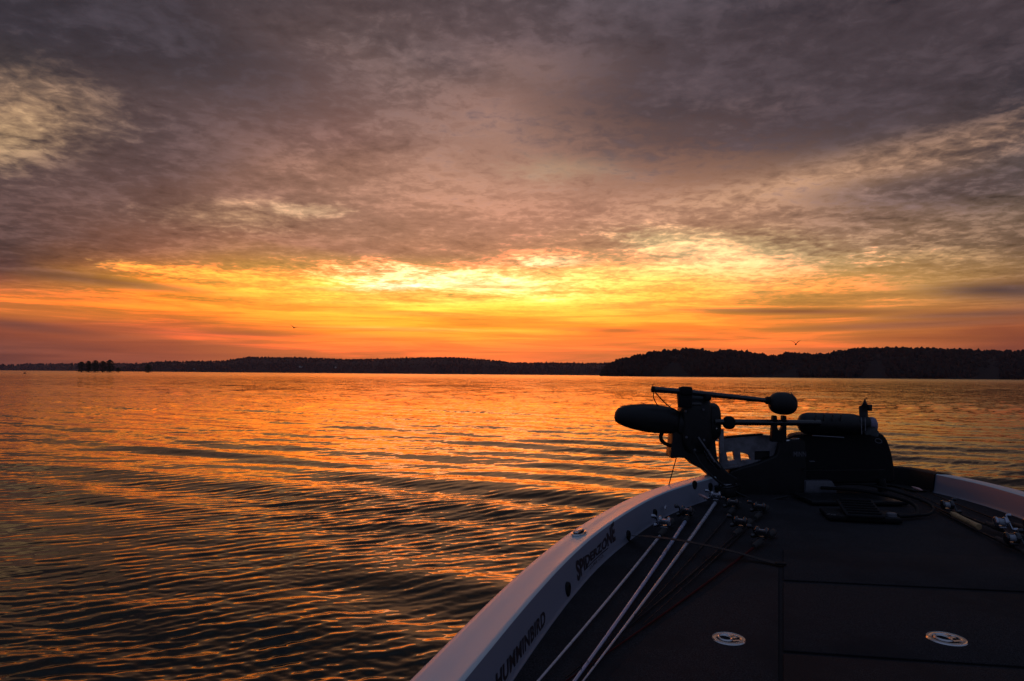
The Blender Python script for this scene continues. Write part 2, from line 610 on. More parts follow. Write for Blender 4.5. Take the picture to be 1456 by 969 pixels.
def build_lake():
    H = CAM_H
    f = FPX * 1024 / 1456.0
    dy = np.arange(330.0, 2.0, -0.55)
    r = H * f / dy
    r = np.concatenate([r, r[-1] * np.exp(np.linspace(0.06, math.log(9000.0 / r[-1]), 34))])
    th = np.radians(np.linspace(-47, 47, 1150))
    oth = np.radians(np.linspace(47, 313, 74))[1:-1]
    th = np.concatenate([th, oth])
    n, m = len(r), len(th)
    RR, TH = np.meshgrid(r, th, indexing='ij')
    # the near fan is laid out by depth, so rows stay level with the shore
    wgt = np.where(np.abs(np.degrees(TH)) <= 47.01, 1.0 / np.cos(np.clip(TH, -0.83, 0.83)), 1.0 / math.cos(R(47)))
    X_, Y_ = RR * wgt * np.sin(TH), RR * wgt * np.cos(TH)
    hh = water_height(X_, Y_, RR)
    inner = np.degrees(TH) > 47.5
    hh = np.where(inner, 0.0, hh)
    co = np.stack([X_, Y_, hh], -1).reshape(-1, 3)
    co = np.concatenate([co, [[0, 0, 0]]])
    ii = np.arange(n - 1)[:, None] * m
    jj = np.arange(m)[None, :]
    j2 = (jj + 1) % m
    q = np.stack([ii + jj, ii + j2, ii + m + j2, ii + m + jj], -1).reshape(-1, 4)
    tri = np.stack([np.full(m, n * m), (np.arange(m) + 1) % m, np.arange(m)], -1)
    me = bpy.data.meshes.new('lake_water')
    nl = len(q) * 4 + len(tri) * 3
    me.vertices.add(len(co))
    me.vertices.foreach_set('co', co.astype(np.float32).ravel())
    me.loops.add(nl)
    me.loops.foreach_set('vertex_index', np.concatenate([q.ravel(), tri.ravel()]).astype(np.int32))
    me.polygons.add(len(q) + len(tri))
    st = np.concatenate([np.arange(len(q)) * 4, len(q) * 4 + np.arange(len(tri)) * 3]).astype(np.int32)
    me.polygons.foreach_set('loop_start', st)
    me.update(calc_edges=True)
    me.polygons.foreach_set('use_smooth', np.ones(len(me.polygons), dtype=bool))
    me.validate()
    print('water normal', me.polygons[5000].normal, me.polygons[-5].normal)
    m_ = bpy.data.materials.new('lake_water')
    m_.use_nodes = True
    t = NT(m_.node_tree)
    b = t.add('ShaderNodeBsdfGlossy')
    b.inputs['Color'].default_value = (1.0, 0.96, 0.76, 1)
    body = t.add('ShaderNodeBsdfDiffuse')
    body.inputs['Color'].default_value = (0.008, 0.006, 0.008, 1)
    fr = t.add('ShaderNodeFresnel')
    fr.inputs['IOR'].default_value = 1.35
    mx = t.add('ShaderNodeMixShader')
    t.t.links.new(fr.outputs[0], mx.inputs[0])
    t.t.links.new(body.outputs[0], mx.inputs[1])
    t.t.links.new(b.outputs[0], mx.inputs[2])
    g = t.add('ShaderNodeNewGeometry')
    pos = g.outputs['Position']
    s3 = t.add('ShaderNodeSeparateXYZ')
    t.put(s3.inputs[0], pos)
    dist = t.vm('LENGTH', pos)
    # wave slopes too small or too far for the mesh, as a slope field
    p2 = t.vm('MULTIPLY', pos, (0.55, 1.0, 1.0))
    nA = t.noise(p2, 9.0, 3, 0.6).outputs['Color']
    nB = t.noise(p2, 1.6, 3, 0.6).outputs['Color']
    nC = t.noise(p2, 0.10, 3, 0.55).outputs[0]
    sA = t.vm('SUBTRACT', nA, (0.5, 0.5, 0.5))
    sB = t.vm('SUBTRACT', nB, (0.5, 0.5, 0.5))
    fa = t.ss(dist, 3.0, 40.0, 0.12, 0.58)
    fb = t.ss(dist, 10.0, 110.0, 0.05, 0.55)
    va = t.vm('SCALE', sA)
    t.t.links.new(fa, va.node.inputs['Scale'])
    vb = t.vm('SCALE', sB)
    t.t.links.new(fb, vb.node.inputs['Scale'])
    p3_ = t.vm('MULTIPLY', pos, (0.22, 0.16, 1.0))
    nD = t.noise(p3_, 1.0, 5, 0.75).outputs['Color']
    vd = t.vm('SCALE', t.vm('SUBTRACT', nD, (0.5, 0.5, 0.5)))
    t.t.links.new(t.ss(dist, 10.0, 60.0, 0.0, 0.34), vd.node.inputs['Scale'])
    sl = t.vm('MULTIPLY', t.vm('ADD', t.vm('ADD', va, vb), vd), (0.5, 1.0, 0.0))
    gust = t.vm('SCALE', sl)
    t.t.links.new(t.ss(nC, 0.35, 0.65, 0.55, 1.15), gust.node.inputs['Scale'])
    nn = t.vm('NORMALIZE', t.vm('ADD', g.outputs['Normal'], gust))
    t.t.links.new(nn, b.inputs['Normal'])
    t.t.links.new(nn, fr.inputs['Normal'])
    t.put(b.inputs['Roughness'], t.ss(dist, 5.0, 400.0, 0.035, 0.16))
    o = t.add('ShaderNodeOutputMaterial')
    t.t.links.new(mx.outputs[0], o.inputs[0])
    link('lake_water', me, m_, kind='structure')


build_lake()

# ------------------------------------------------------------------ far shores
def interp(pts, x):
    xs = [p[0] for p in pts]
    return float(np.interp(x, xs, [p[1] for p in pts]))


def shore_y(px):
    return 526.6 + 0.0082 * px


M_soil = mat('hill_soil', (0.05, 0.04, 0.03), 0.95, var=0.3, vscale=0.05)
M_wood = mat('far_foliage', (0.026, 0.022, 0.018), 0.9, var=0.2, vscale=0.09, spec=0.1)
M_leaf = mat('cypress_foliage', (0.035, 0.048, 0.024), 0.85, var=0.4, vscale=0.8, spec=0.2)
M_bark = mat('cypress_bark', (0.08, 0.06, 0.045), 0.9, var=0.3, vscale=3)


def hill(name, sky, y0, depth, mat_, tree_h):
    """terrain whose wooded ridge rises to the measured skyline; returns a height function"""
    x0, x1 = sky[0][0], sky[-1][0]
    nx, ny = 220, 16
    vs, fs = [], []
    rr = np.random.default_rng(3)
    def ridge(px):
        p = at_y(px, interp(sky, px), y0 + depth * 0.5)
        return max(p.z - tree_h, 0.3)
    for i in range(nx + 1):
        px = x0 + (x1 - x0) * i / nx
        rg = ridge(px)
        for j in range(ny + 1):
            t = j / ny
            yy = y0 + depth * t * (1 + 0.0 * px)
            base = at_y(px, 530, yy)
            z = rg * math.sin(math.pi * min(1, max(0, t))) ** 0.6 - 0.6 + 0.5 * math.sin(i * 0.37 + j)
            if j == 0:
                z = -0.6
            vs.append((base.x, yy + 12 * math.sin(i * 0.21) + 6 * math.sin(i * 0.53), z))
    for i in range(nx):
        for j in range(ny):
            a = i * (ny + 1) + j
            fs.append((a, a + ny + 1, a + ny + 2, a + 1))
    me = bpy.data.meshes.new(name)
    me.from_pydata(vs, [], fs)
    o = link(name, me, mat_, kind='structure', smooth=True)
    return ridge


def ico_pts(sub):
    bm = bmesh.new()
    bmesh.ops.create_icosphere(bm, subdivisions=sub, radius=1)
    v = np.array([x.co[:] for x in bm.verts])
    f = np.array([[q.index for q in p.verts] for p in bm.faces])
    bm.free()
    return v, f


ICO1, ICOF1 = ico_pts(2)
ICO0, ICOF0 = ico_pts(1)


def forest(name, sky, y0, depth, ridge, n, size, label, jag=0.35, seed=1):
    """a closed canopy of rough crowns with loose leaf tufts, one mass"""
    rr = np.random.default_rng(seed)
    V, F = [], []
    nb = 0
    x0, x1 = sky[0][0], sky[-1][0]
    for k in range(n):
        px = rr.uniform(x0, x1)
        t = rr.choice([rr.uniform(0.0, 0.12), rr.uniform(0.1, 0.6), rr.uniform(0.38, 0.62)], p=[0.35, 0.35, 0.30])
        yy = y0 + depth * t
        rg = ridge(px)
        z = rg * max(0.0, math.sin(math.pi * t)) ** 0.6
        b = at_y(px, 530, yy)
        s = size * rr.uniform(0.6, 1.35)
        hgt_ = s * rr.uniform(0.9, 1.7)
        if ridge(px) < 0.6 * size:
            hgt_ *= 0.6
        I_, IF_ = (ICO1, ICOF1) if yy < 1500 else (ICO0, ICOF0)
        v = I_ * np.array([s * 0.55, s * 0.55, hgt_ * 0.6])
        v = v * (1 + jag * rr.normal(0, 0.5, (len(v), 1)))
        v = v + np.array([b.x, yy, z + hgt_ * 0.35])
        V.append(v)
        F.append(IF_ + nb)
        nb += len(v)
    V = np.concatenate(V)
    F = np.concatenate(F)
    me = bpy.data.meshes.new(name)
    me.from_pydata(V.tolist(), [], F.tolist())
    link(name, me, M_wood, label=label, cat='forest', kind='stuff')


SK_A = [(-500, 515), (-200, 516), (0, 518), (60, 517), (108, 517), (220, 516.5), (330, 517), (420, 519)]
SK_B = [(160, 524), (180, 520), (220, 514.5), (320, 513.2), (350, 508), (420, 508), (470, 510.5), (500, 511), (600, 508.5), (640, 508), (700, 512), (735, 516), (860, 516.5), (900, 517), (1000, 520)]
SK_C = [(855, 529), (860, 524), (868, 517), (890, 511), (920, 504), (950, 500), (975, 497), (1000, 499), (1015, 502), (1028, 499), (1050, 500), (1080, 505), (1105, 508), (1122, 503), (1150, 505), (1175, 505), (1195, 500), (1225, 497), (1260, 496), (1330, 497), (1400, 500), (1456, 502), (1600, 500), (1900, 505)]
rA = hill('far_ridge', SK_A, 3300, 900, M_wood, 9)
forest('distant_woods', SK_A, 3300, 900, rA, 2600, 7, 'faint purplish wooded ridge on the far left horizon', seed=2)
rB = hill('middle_ridge', SK_B, 2300, 700, M_wood, 6)
forest('shoreline_woods', SK_B, 2300, 700, rB, 5200, 4.8, 'long low dark wooded hills across the centre horizon', seed=3)
rC = hill('near_ridge', SK_C, 820, 260, M_wood, 5.2)
forest('headland_woods', SK_C, 820, 260, rC, 8500, 4.2, 'nearly black wooded headland along the right shore', seed=4, jag=0.28)


# ------------------------------------------------------------------ cypress trees standing in the lake
def cypress(px, hpx, wpx, y, label, seed, group='trees standing in the shallow lake'):
    rr = np.random.default_rng(seed)
    base = on_z(px, 900, 0.0)
    d = ray(px, 528)
    x = d.x / d.y * y
    scale = y / FPX
    H_, W_ = hpx * scale, wpx * scale
    t = thing('cypress_tree', (x, y, 0), label, 'tree', group)
    m = MB()
    m.tube([(x, y, -0.8), (x, y, 0.8), (x + 0.1, y, H_ * 0.4), (x + 0.2, y, H_ * 0.85)], [W_ * 0.11, W_ * 0.07, W_ * 0.05, W_ * 0.015], 8)
    for k in range(7):
        a = rr.uniform(0, 6.28)
        z0 = H_ * rr.uniform(0.18, 0.75)
        L = W_ * rr.uniform(0.25, 0.42)
        m.tube([(x, y, z0), (x + L * math.cos(a), y + L * math.sin(a), z0 + L * 0.3)], [W_ * 0.025, W_ * 0.008], 5)
    m.build('trunk', M_bark, t)
    V, F = [], []
    nl = 1700
    for k in range(nl):
        z = H_ * (0.015 + 1.0 * rr.uniform(0, 1) ** 0.8)
        u = z / H_
        rad = W_ * 0.5 * min(1.0, 0.90 + 0.8 * u) * (1 - max(0, u - 0.70) ** 2 * 8.0)
        a = rr.uniform(0, 6.28)
        lobe = 1 + 0.26 * math.sin(3 * a + seed) + 0.22 * math.sin(u * (11 + seed) + 2 * a)
        q = max(rad, 0.05 * W_) * lobe * math.sqrt(rr.uniform(0.0, 1))
        c = Vector((x + q * math.cos(a), y + q * math.sin(a), z))
        s_ = 0.30 * (H_ / 12) * rr.uniform(0.6, 1.6)
        n1_ = Vector(rr.normal(0, 1, 3)).normalized()
        n2_ = n1_.orthogonal().normalized()
        V += [c + n1_ * s_, c + n2_ * s_ * 0.7, c - n1_ * s_ * 0.9, c - n2_ * s_ * 0.7]
        F.append((4 * k, 4 * k + 1, 4 * k + 2, 4 * k + 3))
    me = bpy.data.meshes.new('crown')
    me.from_pydata([v - Vector((x, y, 0)) for v in V], [], F)
    link('crown', me, M_leaf, t)


YT = 640.0
cypress(115.5, 14.5, 9.5, YT, 'rounded dark cypress at the left end of the lake tree clump', 1)
cypress(125.5, 15.5, 8.5, YT + 6, 'second cypress from the left of the lake tree clump', 2)
cypress(135.5, 16.5, 9.5, YT - 4, 'middle cypress with a domed top in the lake tree clump', 3)
cypress(146, 15.5, 10, YT + 3, 'broad cypress just right of the middle of the lake tree clump', 4)
cypress(156, 17.5, 9.5, YT - 2, 'tallest pointed cypress at the right end of the lake tree clump', 5)
cypress(168, 6.5, 6, YT + 4, 'tiny bush-like cypress just right of the lake tree clump', 6)
cypress(210.5, 11, 9, YT + 20, 'lone small cypress standing apart right of the tree clump', 7)

# ------------------------------------------------------------------ birds
M_bdark = mat('bird_dark', (0.03, 0.025, 0.025), 0.8, var=0.2)
M_bwhite = mat('gull_feathers', (0.75, 0.72, 0.70), 0.7, var=0.08)
M_bgrey = mat('gull_wing', (0.10, 0.10, 0.11), 0.7, var=0.1)


def bird(px, py, y, span, wing_up, turn, body_m, wing_m, label, bank=0.0):
    c = at_y(px, py, y)
    t = thing('bird', c, label, 'bird', 'birds flying over the lake')
    f_ = Vector((math.cos(turn), math.sin(turn), 0))
    s_ = Vector((-math.sin(turn), math.cos(turn), 0))
    z_ = Vector((0, 0, 1))
    m = MB()
    L = span * 0.46
    pts = [c - f_ * L * 0.5 - z_ * L * 0.02, c - f_ * L * 0.3, c, c + f_ * L * 0.25 + z_ * L * 0.03, c + f_ * L * 0.4 + z_ * L * 0.06, c + f_ * L * 0.46 + z_ * L * 0.05, c + f_ * L * 0.56 + z_ * L * 0.02]
    m.tube(pts, [L * 0.04, L * 0.10, L * 0.18, L * 0.14, L * 0.075, L * 0.06, L * 0.008], 10)
    tl = c - f_ * L * 0.42
    m.prism([tl + s_ * L * 0.04, tl - s_ * L * 0.04, tl - f_ * L * 0.3 - s_ * L * 0.13, tl - f_ * L * 0.3 + s_ * L * 0.13], z_ * L * 0.02)
    m.build('body', body_m, t)
    for sd_, wu in ((1, wing_up + bank), (-1, wing_up - bank)):
        w_ = MB()
        h1 = c + s_ * sd_ * span * 0.20 + z_ * span * 0.20 * wu
        tip = c + s_ * sd_ * span * 0.48 + z_ * span * 0.34 * wu - f_ * span * 0.10
        r0 = c + z_ * L * 0.06
        w_.add([r0 + f_ * span * 0.09, h1 + f_ * span * 0.10, tip, h1 - f_ * span * 0.07, r0 - f_ * span * 0.08,
                r0 + f_ * span * 0.09 + z_ * span * .045, h1 + f_ * span * 0.10 + z_ * span * .035, tip + z_ * span * .008, h1 - f_ * span * 0.07 + z_ * span * .028, r0 - f_ * span * 0.08 + z_ * span * .035],
               [(4, 3, 2, 1, 0), (5, 6, 7, 8, 9), (0, 1, 6, 5), (1, 2, 7, 6), (2, 3, 8, 7), (3, 4, 9, 8), (4, 0, 5, 9)])
        w_.build('wing', wing_m, t)
    return t


bird(418, 466.5, 120, 1.55, 0.65, 2.1, M_bdark, M_bdark, 'small dark bird gliding in the yellow sky left of centre', 0.35)
bird(1131.5, 490, 110, 1.65, 1.15, 1.0, M_bdark, M_bdark, 'dark bird with raised wings above the right headland')
bird(427.5, 522.2, 100, 1.4, 0.55, 1.0, M_bwhite, M_bgrey, 'pale gull in front of the wooded hills, left of its neighbour', 0.2)
bird(477, 522.8, 95, 1.35, 0.65, 2.1, M_bwhite, M_bgrey, 'white gull in front of the wooded hills, nearest the centre', -0.2)
bird(190, 525.3, 150, 1.3, 0.35, 0.1, M_bdark, M_bdark, 'dark bird low over the water right of the tree clump')
bird(276, 525, 150, 0.8, 0.15, 0.2, M_bwhite, M_bwhite, 'tiny pale bird low over the water by the far shore')

# mooring buoy, far left
c = on_z(35.5, 528.6, 0.0)
c = Vector((ray(35.5, 528).x / ray(35.5, 528).y * 260, 260, 0))
t = thing('buoy', c, 'small dark buoy floating on the lake at the far left', 'buoy')
MB().lathe(c + Vector((0, 0, -0.3)), (0, 0, 1), [(0, 0.25), (0.2, 0.5), (0.45, 0.52), (0.62, 0.3), (0.7, 0.12)], 16).build('float', M_bdark, t)
MB().tube([c + Vector((0, 0, 0.38)), c + Vector((0, 0, 1.0))], 0.06, 8).build('post', M_bdark, t)

# ------------------------------------------------------------------ evening air over the lake
hz = MB().box((600, 2000, 90), (4200, 0, 0), (0, 2900, 0), (0, 0, 100))
m_h = bpy.data.materials.new('haze')
m_h.use_nodes = True
t_ = NT(m_h.node_tree)
pv = t_.add('ShaderNodeVolumePrincipled')
pv.inputs['Color'].default_value = (0.82, 0.66, 0.80, 1)
pv.inputs['Density'].default_value = 0.00006
pv.inputs['Anisotropy'].default_value = 0.35
om = t_.add('ShaderNodeOutputMaterial')
t_.t.links.new(pv.outputs[0], om.inputs['Volume'])
hz.build('haze', m_h, smooth=False, label='thin evening haze lying over the lake and far hills', cat='haze', kind='stuff')


# ------------------------------------------------------------------ bass boat
Z_RAIL, Z_DECK = 0.565, 0.45
AX = Vector((0.366, 0.931, 0)).normalized()       # boat's long axis on the water
PX = Vector((AX.y, -AX.x, 0))                     # towards starboard


def pa(p, a, z=0.0):
    return PX * p + AX * a + Vector((0, 0, z))


PATH_PA = [(-0.60, -2.6), (-0.65, -1.2), (-0.70, 0.0), (-0.752, 0.9), (-0.790, 1.40), (-0.836, 1.95), (-0.864, 2.45), (-0.868, 2.95),
           (-0.832, 3.52), (-0.775, 3.98), (-0.685, 4.37), (-0.560, 4.77), (-0.44, 5.13), (-0.22, 5.55), (0.12, 5.88), (0.5, 6.03),
           (0.80, 6.03), (0.985, 5.93), (1.115, 5.69), (1.262, 5.40), (1.375, 5.06), (1.47, 4.6), (1.55, 4.0), (1.60, 3.0), (1.60, 1.2), (1.57, -0.8), (1.48, -2.6)]


def catmull(pts, n=10):
    out = []
    P_ = [pts[0]] + pts + [pts[-1]]
    for i in range(1, len(P_) - 2):
        p0, p1, p2, p3 = P_[i - 1], P_[i], P_[i + 1], P_[i + 2]
        for k in range(n):
            t = k / n
            out.append(0.5 * ((2 * p1) + (p2 - p0) * t + (2 * p0 - 5 * p1 + 4 * p2 - p3) * t * t + (-p0 + 3 * p1 - 3 * p2 + p3) * t ** 3))
    out.append(pts[-1])
    return out


RAIL = catmull([pa(p, a) for p, a in PATH_PA], 12)
for _ in range(6):      # take the measuring noise out of the curve
    RAIL = [RAIL[0]] + [(RAIL[i - 1] + RAIL[i] * 2 + RAIL[i + 1]) / 4 for i in range(1, len(RAIL) - 1)] + [RAIL[-1]]
NORM = []
for i in range(len(RAIL)):
    t = (RAIL[min(i + 1, len(RAIL) - 1)] - RAIL[max(i - 1, 0)]).normalized()
    NORM.append(Vector((t.y, -t.x, 0)))           # inward
SLEN = [0.0]
for i in range(1, len(RAIL)):
    SLEN.append(SLEN[-1] + (RAIL[i] - RAIL[i - 1]).length)


def rail_pt(s, off, z):
    i = int(np.searchsorted(SLEN, s)) - 1
    i = max(0, min(len(RAIL) - 2, i))
    f = (s - SLEN[i]) / (SLEN[i + 1] - SLEN[i])
    p = RAIL[i].lerp(RAIL[i + 1], f)
    n = NORM[i].lerp(NORM[i + 1], f).normalized()
    return p + n * off + Vector((0, 0, z)), n


W_TOP, W_BOT, Z_LIP = 0.131, 0.147, 0.555


def wall_off(z):
    return W_BOT + (W_TOP - W_BOT) * (z - Z_DECK) / (Z_LIP - Z_DECK)


def wall_hit(px, py):
    """where a sight line meets the inner wall of the port gunwale: (distance along rail, height)"""
    best = None
    d = ray(px, py)
    for i in range(20, 200):
        a = RAIL[i] + NORM[i] * 0.138
        b = RAIL[i + 1] + NORM[i + 1] * 0.138
        e = b - a
        den = d.x * e.y - d.y * e.x
        if abs(den) < 1e-9:
            continue
        t = ((a.x) * e.y - (a.y) * e.x) / den
        u = ((a.x) * d.y - (a.y) * d.x) / den
        if t > 0 and -0.001 <= u <= 1.001:
            z = CAM_H + d.z * t
            if 0.42 < z < 0.62 and best is None:
                best = (SLEN[i] + u * e.length, z)
    return best


def loft(name, prof, m, parent, i0=0, i1=None, close=False, **kw):
    i1 = len(RAIL) - 1 if i1 is None else i1
    mb = MB()
    k = len(prof)
    vs = []
    for i in range(i0, i1 + 1):
        for (off, z) in prof:
            vs.append(RAIL[i] + NORM[i] * off + Vector((0, 0, z)))
    fs = []
    for i in range(i1 - i0):
        for j in range(k - 1 if not close else k):
            j2 = (j + 1) % k
            fs.append((i * k + j, (i + 1) * k + j, (i + 1) * k + j2, i * k + j2))
    if close:
        fs.append(tuple(range(k)))
        fs.append(tuple(range((i1 - i0) * k + k - 1, (i1 - i0) * k - 1, -1)))
    mb.add(vs, fs)
    return mb.build(name, m, parent, angle=50, **kw)


M_gel = mat('gelcoat', (0.46, 0.58, 0.62), 0.42, coat=0.15, var=0.10, vscale=900, bump=0.0002, bscale=900)
M_liner = mat('liner_gelcoat', (0.20, 0.21, 0.27), 0.45, coat=0.1, var=0.10, vscale=500, bump=0.0002, bscale=700)
M_carpet = mat('deck_carpet', (0.027, 0.025, 0.029), 0.95, var=0.85, vscale=300, bump=0.003, bscale=520, spec=0.15, alt=(0.020, 0.018, 0.021), altscale=3)
M_gap = mat('dark_gap', (0.018, 0.017, 0.019), 0.9, spec=0.1)
M_rub = mat('black_rubber', (0.007, 0.007, 0.009), 0.65, var=0.25, vscale=40, bump=0.0006, bscale=300, spec=0.18)
M_plast = mat('black_plastic', (0.007, 0.007, 0.009), 0.45, var=0.2, vscale=30, bump=0.0003, bscale=400, spec=0.35)
M_gloss = mat('glossy_black_plastic', (0.012, 0.012, 0.016), 0.22, coat=0.4, var=0.15, vscale=20)
M_chrome = mat('stainless', (0.62, 0.60, 0.60), 0.22, metal=1.0, var=0.10, vscale=60)
M_alu = mat('grey_aluminium', (0.20, 0.20, 0.23), 0.42, metal=0.6, var=0.25, vscale=25, bump=0.0004, bscale=200)
M_decal = mat('black_vinyl', (0.012, 0.010, 0.018), 0.5, var=0.1, vscale=40)
M_strap = mat('woven_strap', (0.009, 0.009, 0.011), 0.85, var=0.3, vscale=300, bump=0.001, bscale=500)
M_grey = mat('grey_plastic', (0.10, 0.10, 0.12), 0.5, var=0.2, vscale=30)
M_lilac = mat('nose_highlight_lilac', (0.12, 0.10, 0.18), 0.25, coat=0.5, var=0.1, vscale=20)  # lilac highlight on the nose cone, put into its base colour

boat = thing('bass_boat', (0, 0, 0), 'white bass boat bow with dark carpeted deck in the right foreground', 'boat')
loft('hull', [(0.55, -0.28), (0.20, -0.12), (0.10, 0.02), (0.035, 0.35), (0.012, 0.50), (0.0, 0.535)], M_gel, boat)
loft('rub_rail', [(0.004, 0.505), (-0.012, 0.512), (-0.016, 0.522), (-0.012, 0.532), (0.004, 0.538)], M_rub, boat)
loft('gunwale', [(0.0, 0.535), (-0.001, 0.548), (0.003, 0.557), (0.011, 0.5635), (0.025, 0.5665), (0.060, 0.5690), (0.108, 0.5700), (0.116, 0.5725), (0.123, 0.5722), (0.129, 0.567)], M_gel, boat)
loft('inner_wall', [(0.129, 0.567), (W_TOP, Z_LIP), (0.139, 0.50), (W_BOT, Z_DECK + 0.008), (0.152, 0.442), (0.165, 0.436)], M_liner, boat)
# bow panel: black rubber cover over the rounded bow
ib0 = min(range(len(RAIL)), key=lambda i: (RAIL[i] - pa(0.12, 5.88)).length)
ib1 = min(range(len(RAIL)), key=lambda i: (RAIL[i] - pa(1.13, 5.66)).length)
loft('bow_panel', [(-0.018, 0.50), (-0.0055, 0.540), (-0.003, 0.560), (0.010, 0.5690), (0.06, 0.5745), (0.118, 0.577), (0.135, 0.570), (0.150, 0.52), (0.160, 0.452), (0.30, 0.4585), (0.30, 0.4545), (0.12, 0.448), (0.12, 0.54), (0.02, 0.545)], M_rub, boat, ib0, ib1, close=True)

# deck
inner = [RAIL[i] + NORM[i] * 0.155 + Vector((0, 0, 0.4450)) for i in range(0, len(RAIL), 3)]
mb = MB().add(inner, [tuple(range(len(inner)))])
deck_me = bpy.data.meshes.new('deck')
bm = bmesh.new()
vv = [bm.verts.new(v) for v in inner]
ed = [bm.edges.new((vv[i], vv[(i + 1) % len(vv)])) for i in range(len(vv))]
bmesh.ops.triangle_fill(bm, use_beauty=True, edges=ed)
bmesh.ops.recalc_face_normals(bm, faces=bm.faces)
bm.to_mesh(deck_me)
bm.free()
link('deck', deck_me, M_carpet, boat)
# transom closes the hull behind the camera
a_, b_ = RAIL[0], RAIL[-1]
MB().prism([a_ + Vector((0, 0, -0.2)), b_ + Vector((0, 0, -0.2)), b_ + Vector((0, 0, 0.56)), a_ + Vector((0, 0, 0.56))], -AX * 0.06).build('transom', M_gel, boat)


def hatch(pts, latches=()):
    w_ = [on_z(x, y, 0.4462) for x, y in pts]
    h = MB().prism(w_, (0, 0, 0.0048)).build('hatch', M_carpet, boat, bevel=0.0025, segs=2)
    # recessed gutter line around the lid
    n = len(w_)
    c = sum(w_, Vector()) / n
    g = MB()
    for i in range(n):
        p, q = w_[i], w_[(i + 1) % n]
        t = (q - p).normalized()
        o = Vector((t.y, -t.x, 0))
        if (p + o * 0.01 - c).length < (p - c).length:
            o = -o
        g.prism([p + o * 0.001 - Vector((0, 0, .0004)), q + o * 0.001 - Vector((0, 0, .0004)), q + o * 0.0035 - Vector((0, 0, .0004)), p + o * 0.0035 - Vector((0, 0, .0004))], (0, 0, 0.0006))
    g.build('gutter', M_gap, h, smooth=False)
    for (lx, ly, r) in latches:
        c = on_z(lx, ly, 0.4512)
        z_ = Vector((0, 0, 1))
        m1 = MB()
        seg = 40
        prof = [(0.70, 0.0010), (0.74, 0.0034), (0.80, 0.0036), (0.84, 0.0026), (0.90, 0.0028), (0.96, 0.0038), (1.0, 0.0)]
        vs, fs = [], []
        for (rr_, zz_) in prof:
            for k in range(seg):
                a = 2 * math.pi * k / seg
                vs.append(c + Vector((math.cos(a) * r * rr_, math.sin(a) * r * rr_, zz_)))
        for i in range(len(prof) - 1):
            for k in range(seg):
                fs.append((i * seg + k, i * seg + (k + 1) % seg, (i + 1) * seg + (k + 1) % seg, (i + 1) * seg + k))
        m1.add(vs, fs)
        # lift ring, hinge bar and thumb tab
        e1 = Vector((1, 0.15, 0)).normalized()
        e2 = Vector((-0.15, 1, 0)).normalized()
        ring = [c - e1 * r * 0.22 + (e1 * math.cos(t) * 0.36 + e2 * math.sin(t) * 0.46) * r + z_ * 0.0035 for t in np.linspace(0, 2 * math.pi, 28)]
        m1.tube(ring, r * 0.075, 8, cap=False)
        m1.box(c + e1 * r * 0.30 + z_ * 0.003, e1 * r * 0.20, e2 * r * 0.13, z_ * 0.0016)
        m1.box(c + e1 * r * 0.28 + e2 * r * 0.42 + z_ * 0.002, e1 * r * 0.26, e2 * r * 0.10, z_ * 0.0012)
        m1.box(c + e1 * r * 0.28 - e2 * r * 0.42 + z_ * 0.002, e1 * r * 0.26, e2 * r * 0.10, z_ * 0.0012)
        m1.build('latch', M_chrome, h)
        m2 = MB().lathe(c - z_ * 0.0003, z_, [(0, r * 0.71), (0.0013, r * 0.71)], 32)
        m2.lathe(c + e1 * r * 0.56 + z_ * 0.001, z_, [(0, r * 0.11), (0.0022, r * 0.10)], 16)
        m2.build('latch_recess', M_gap, h)
    return h


hatch([(1107, 809), (1064, 802), (925, 900), (700, 1150), (1107, 1350)], [(1036, 909, 0.050)])
hatch([(1114, 782), (1640, 801), (1640, 851), (1114, 826)])
hatch([(1114, 830.5), (1640, 856), (1640, 962), (1114, 927)], [(1346, 909, 0.056)])
hatch([(1114, 932), (1640, 968), (1640, 1350), (1114, 1350)])

# wall fittings on the port inner wall
for (fx, fy, r) in [(805, 838, 0.026), (891, 762, 0.026), (930, 731, 0.027), (989, 690, 0.028), (1010, 693, 0.028)]:
    hit = wall_hit(fx, fy)
    if hit is None:
        print('no wall hit', fx, fy)
        p = on_z(fx, fy, 0.51)
        n = Vector((0.8, -0.5, 0)).normalized()
    else:
        p, n = rail_pt(hit[0], wall_off(hit[1]) - 0.004, hit[1])
    MB().lathe(p, n, [(0, r), (0.008, r), (0.012, r * 0.9), (0.013, r * 0.62), (0.009, r * 0.55), (0.008, r * 0.2)], 24).build('wall_fitting', M_rub, boat)

# pop-up cleat on the port gunwale
s_c = None
best = 9
cp = on_z(823, 758, 0.571)
for i in range(len(RAIL)):
    d_ = (RAIL[i] - Vector((cp.x, cp.y, 0))).length
    if d_ < best:
        best, s_c = d_, i
tn = Vector((-NORM[s_c].y, NORM[s_c].x, 0))
nn_ = NORM[s_c]
cp = Vector((cp.x, cp.y, 0.5685))
oval = lambda a, b, z, n=32: [cp + tn * (a * math.cos(t)) + nn_ * (b * math.sin(t)) + Vector((0, 0, z)) for t in np.linspace(0, 2 * math.pi, n, endpoint=False)]
cl = MB().tube(oval(0.058, 0.024, 0.003, 33) + [oval(0.058, 0.024, 0.003, 33)[0]], 0.0052, 8, cap=False).build('cleat', M_chrome, boat)
MB().prism(oval(0.056, 0.022, 0.001), (0, 0, 0.0022)).build('cleat_recess', M_gap, cl)
MB().box(cp + Vector((0, 0, 0.010)), tn * 0.040, nn_ * 0.009, Vector((0, 0, 0.006))).build('cleat_horn', M_chrome, cl, bevel=0.005)


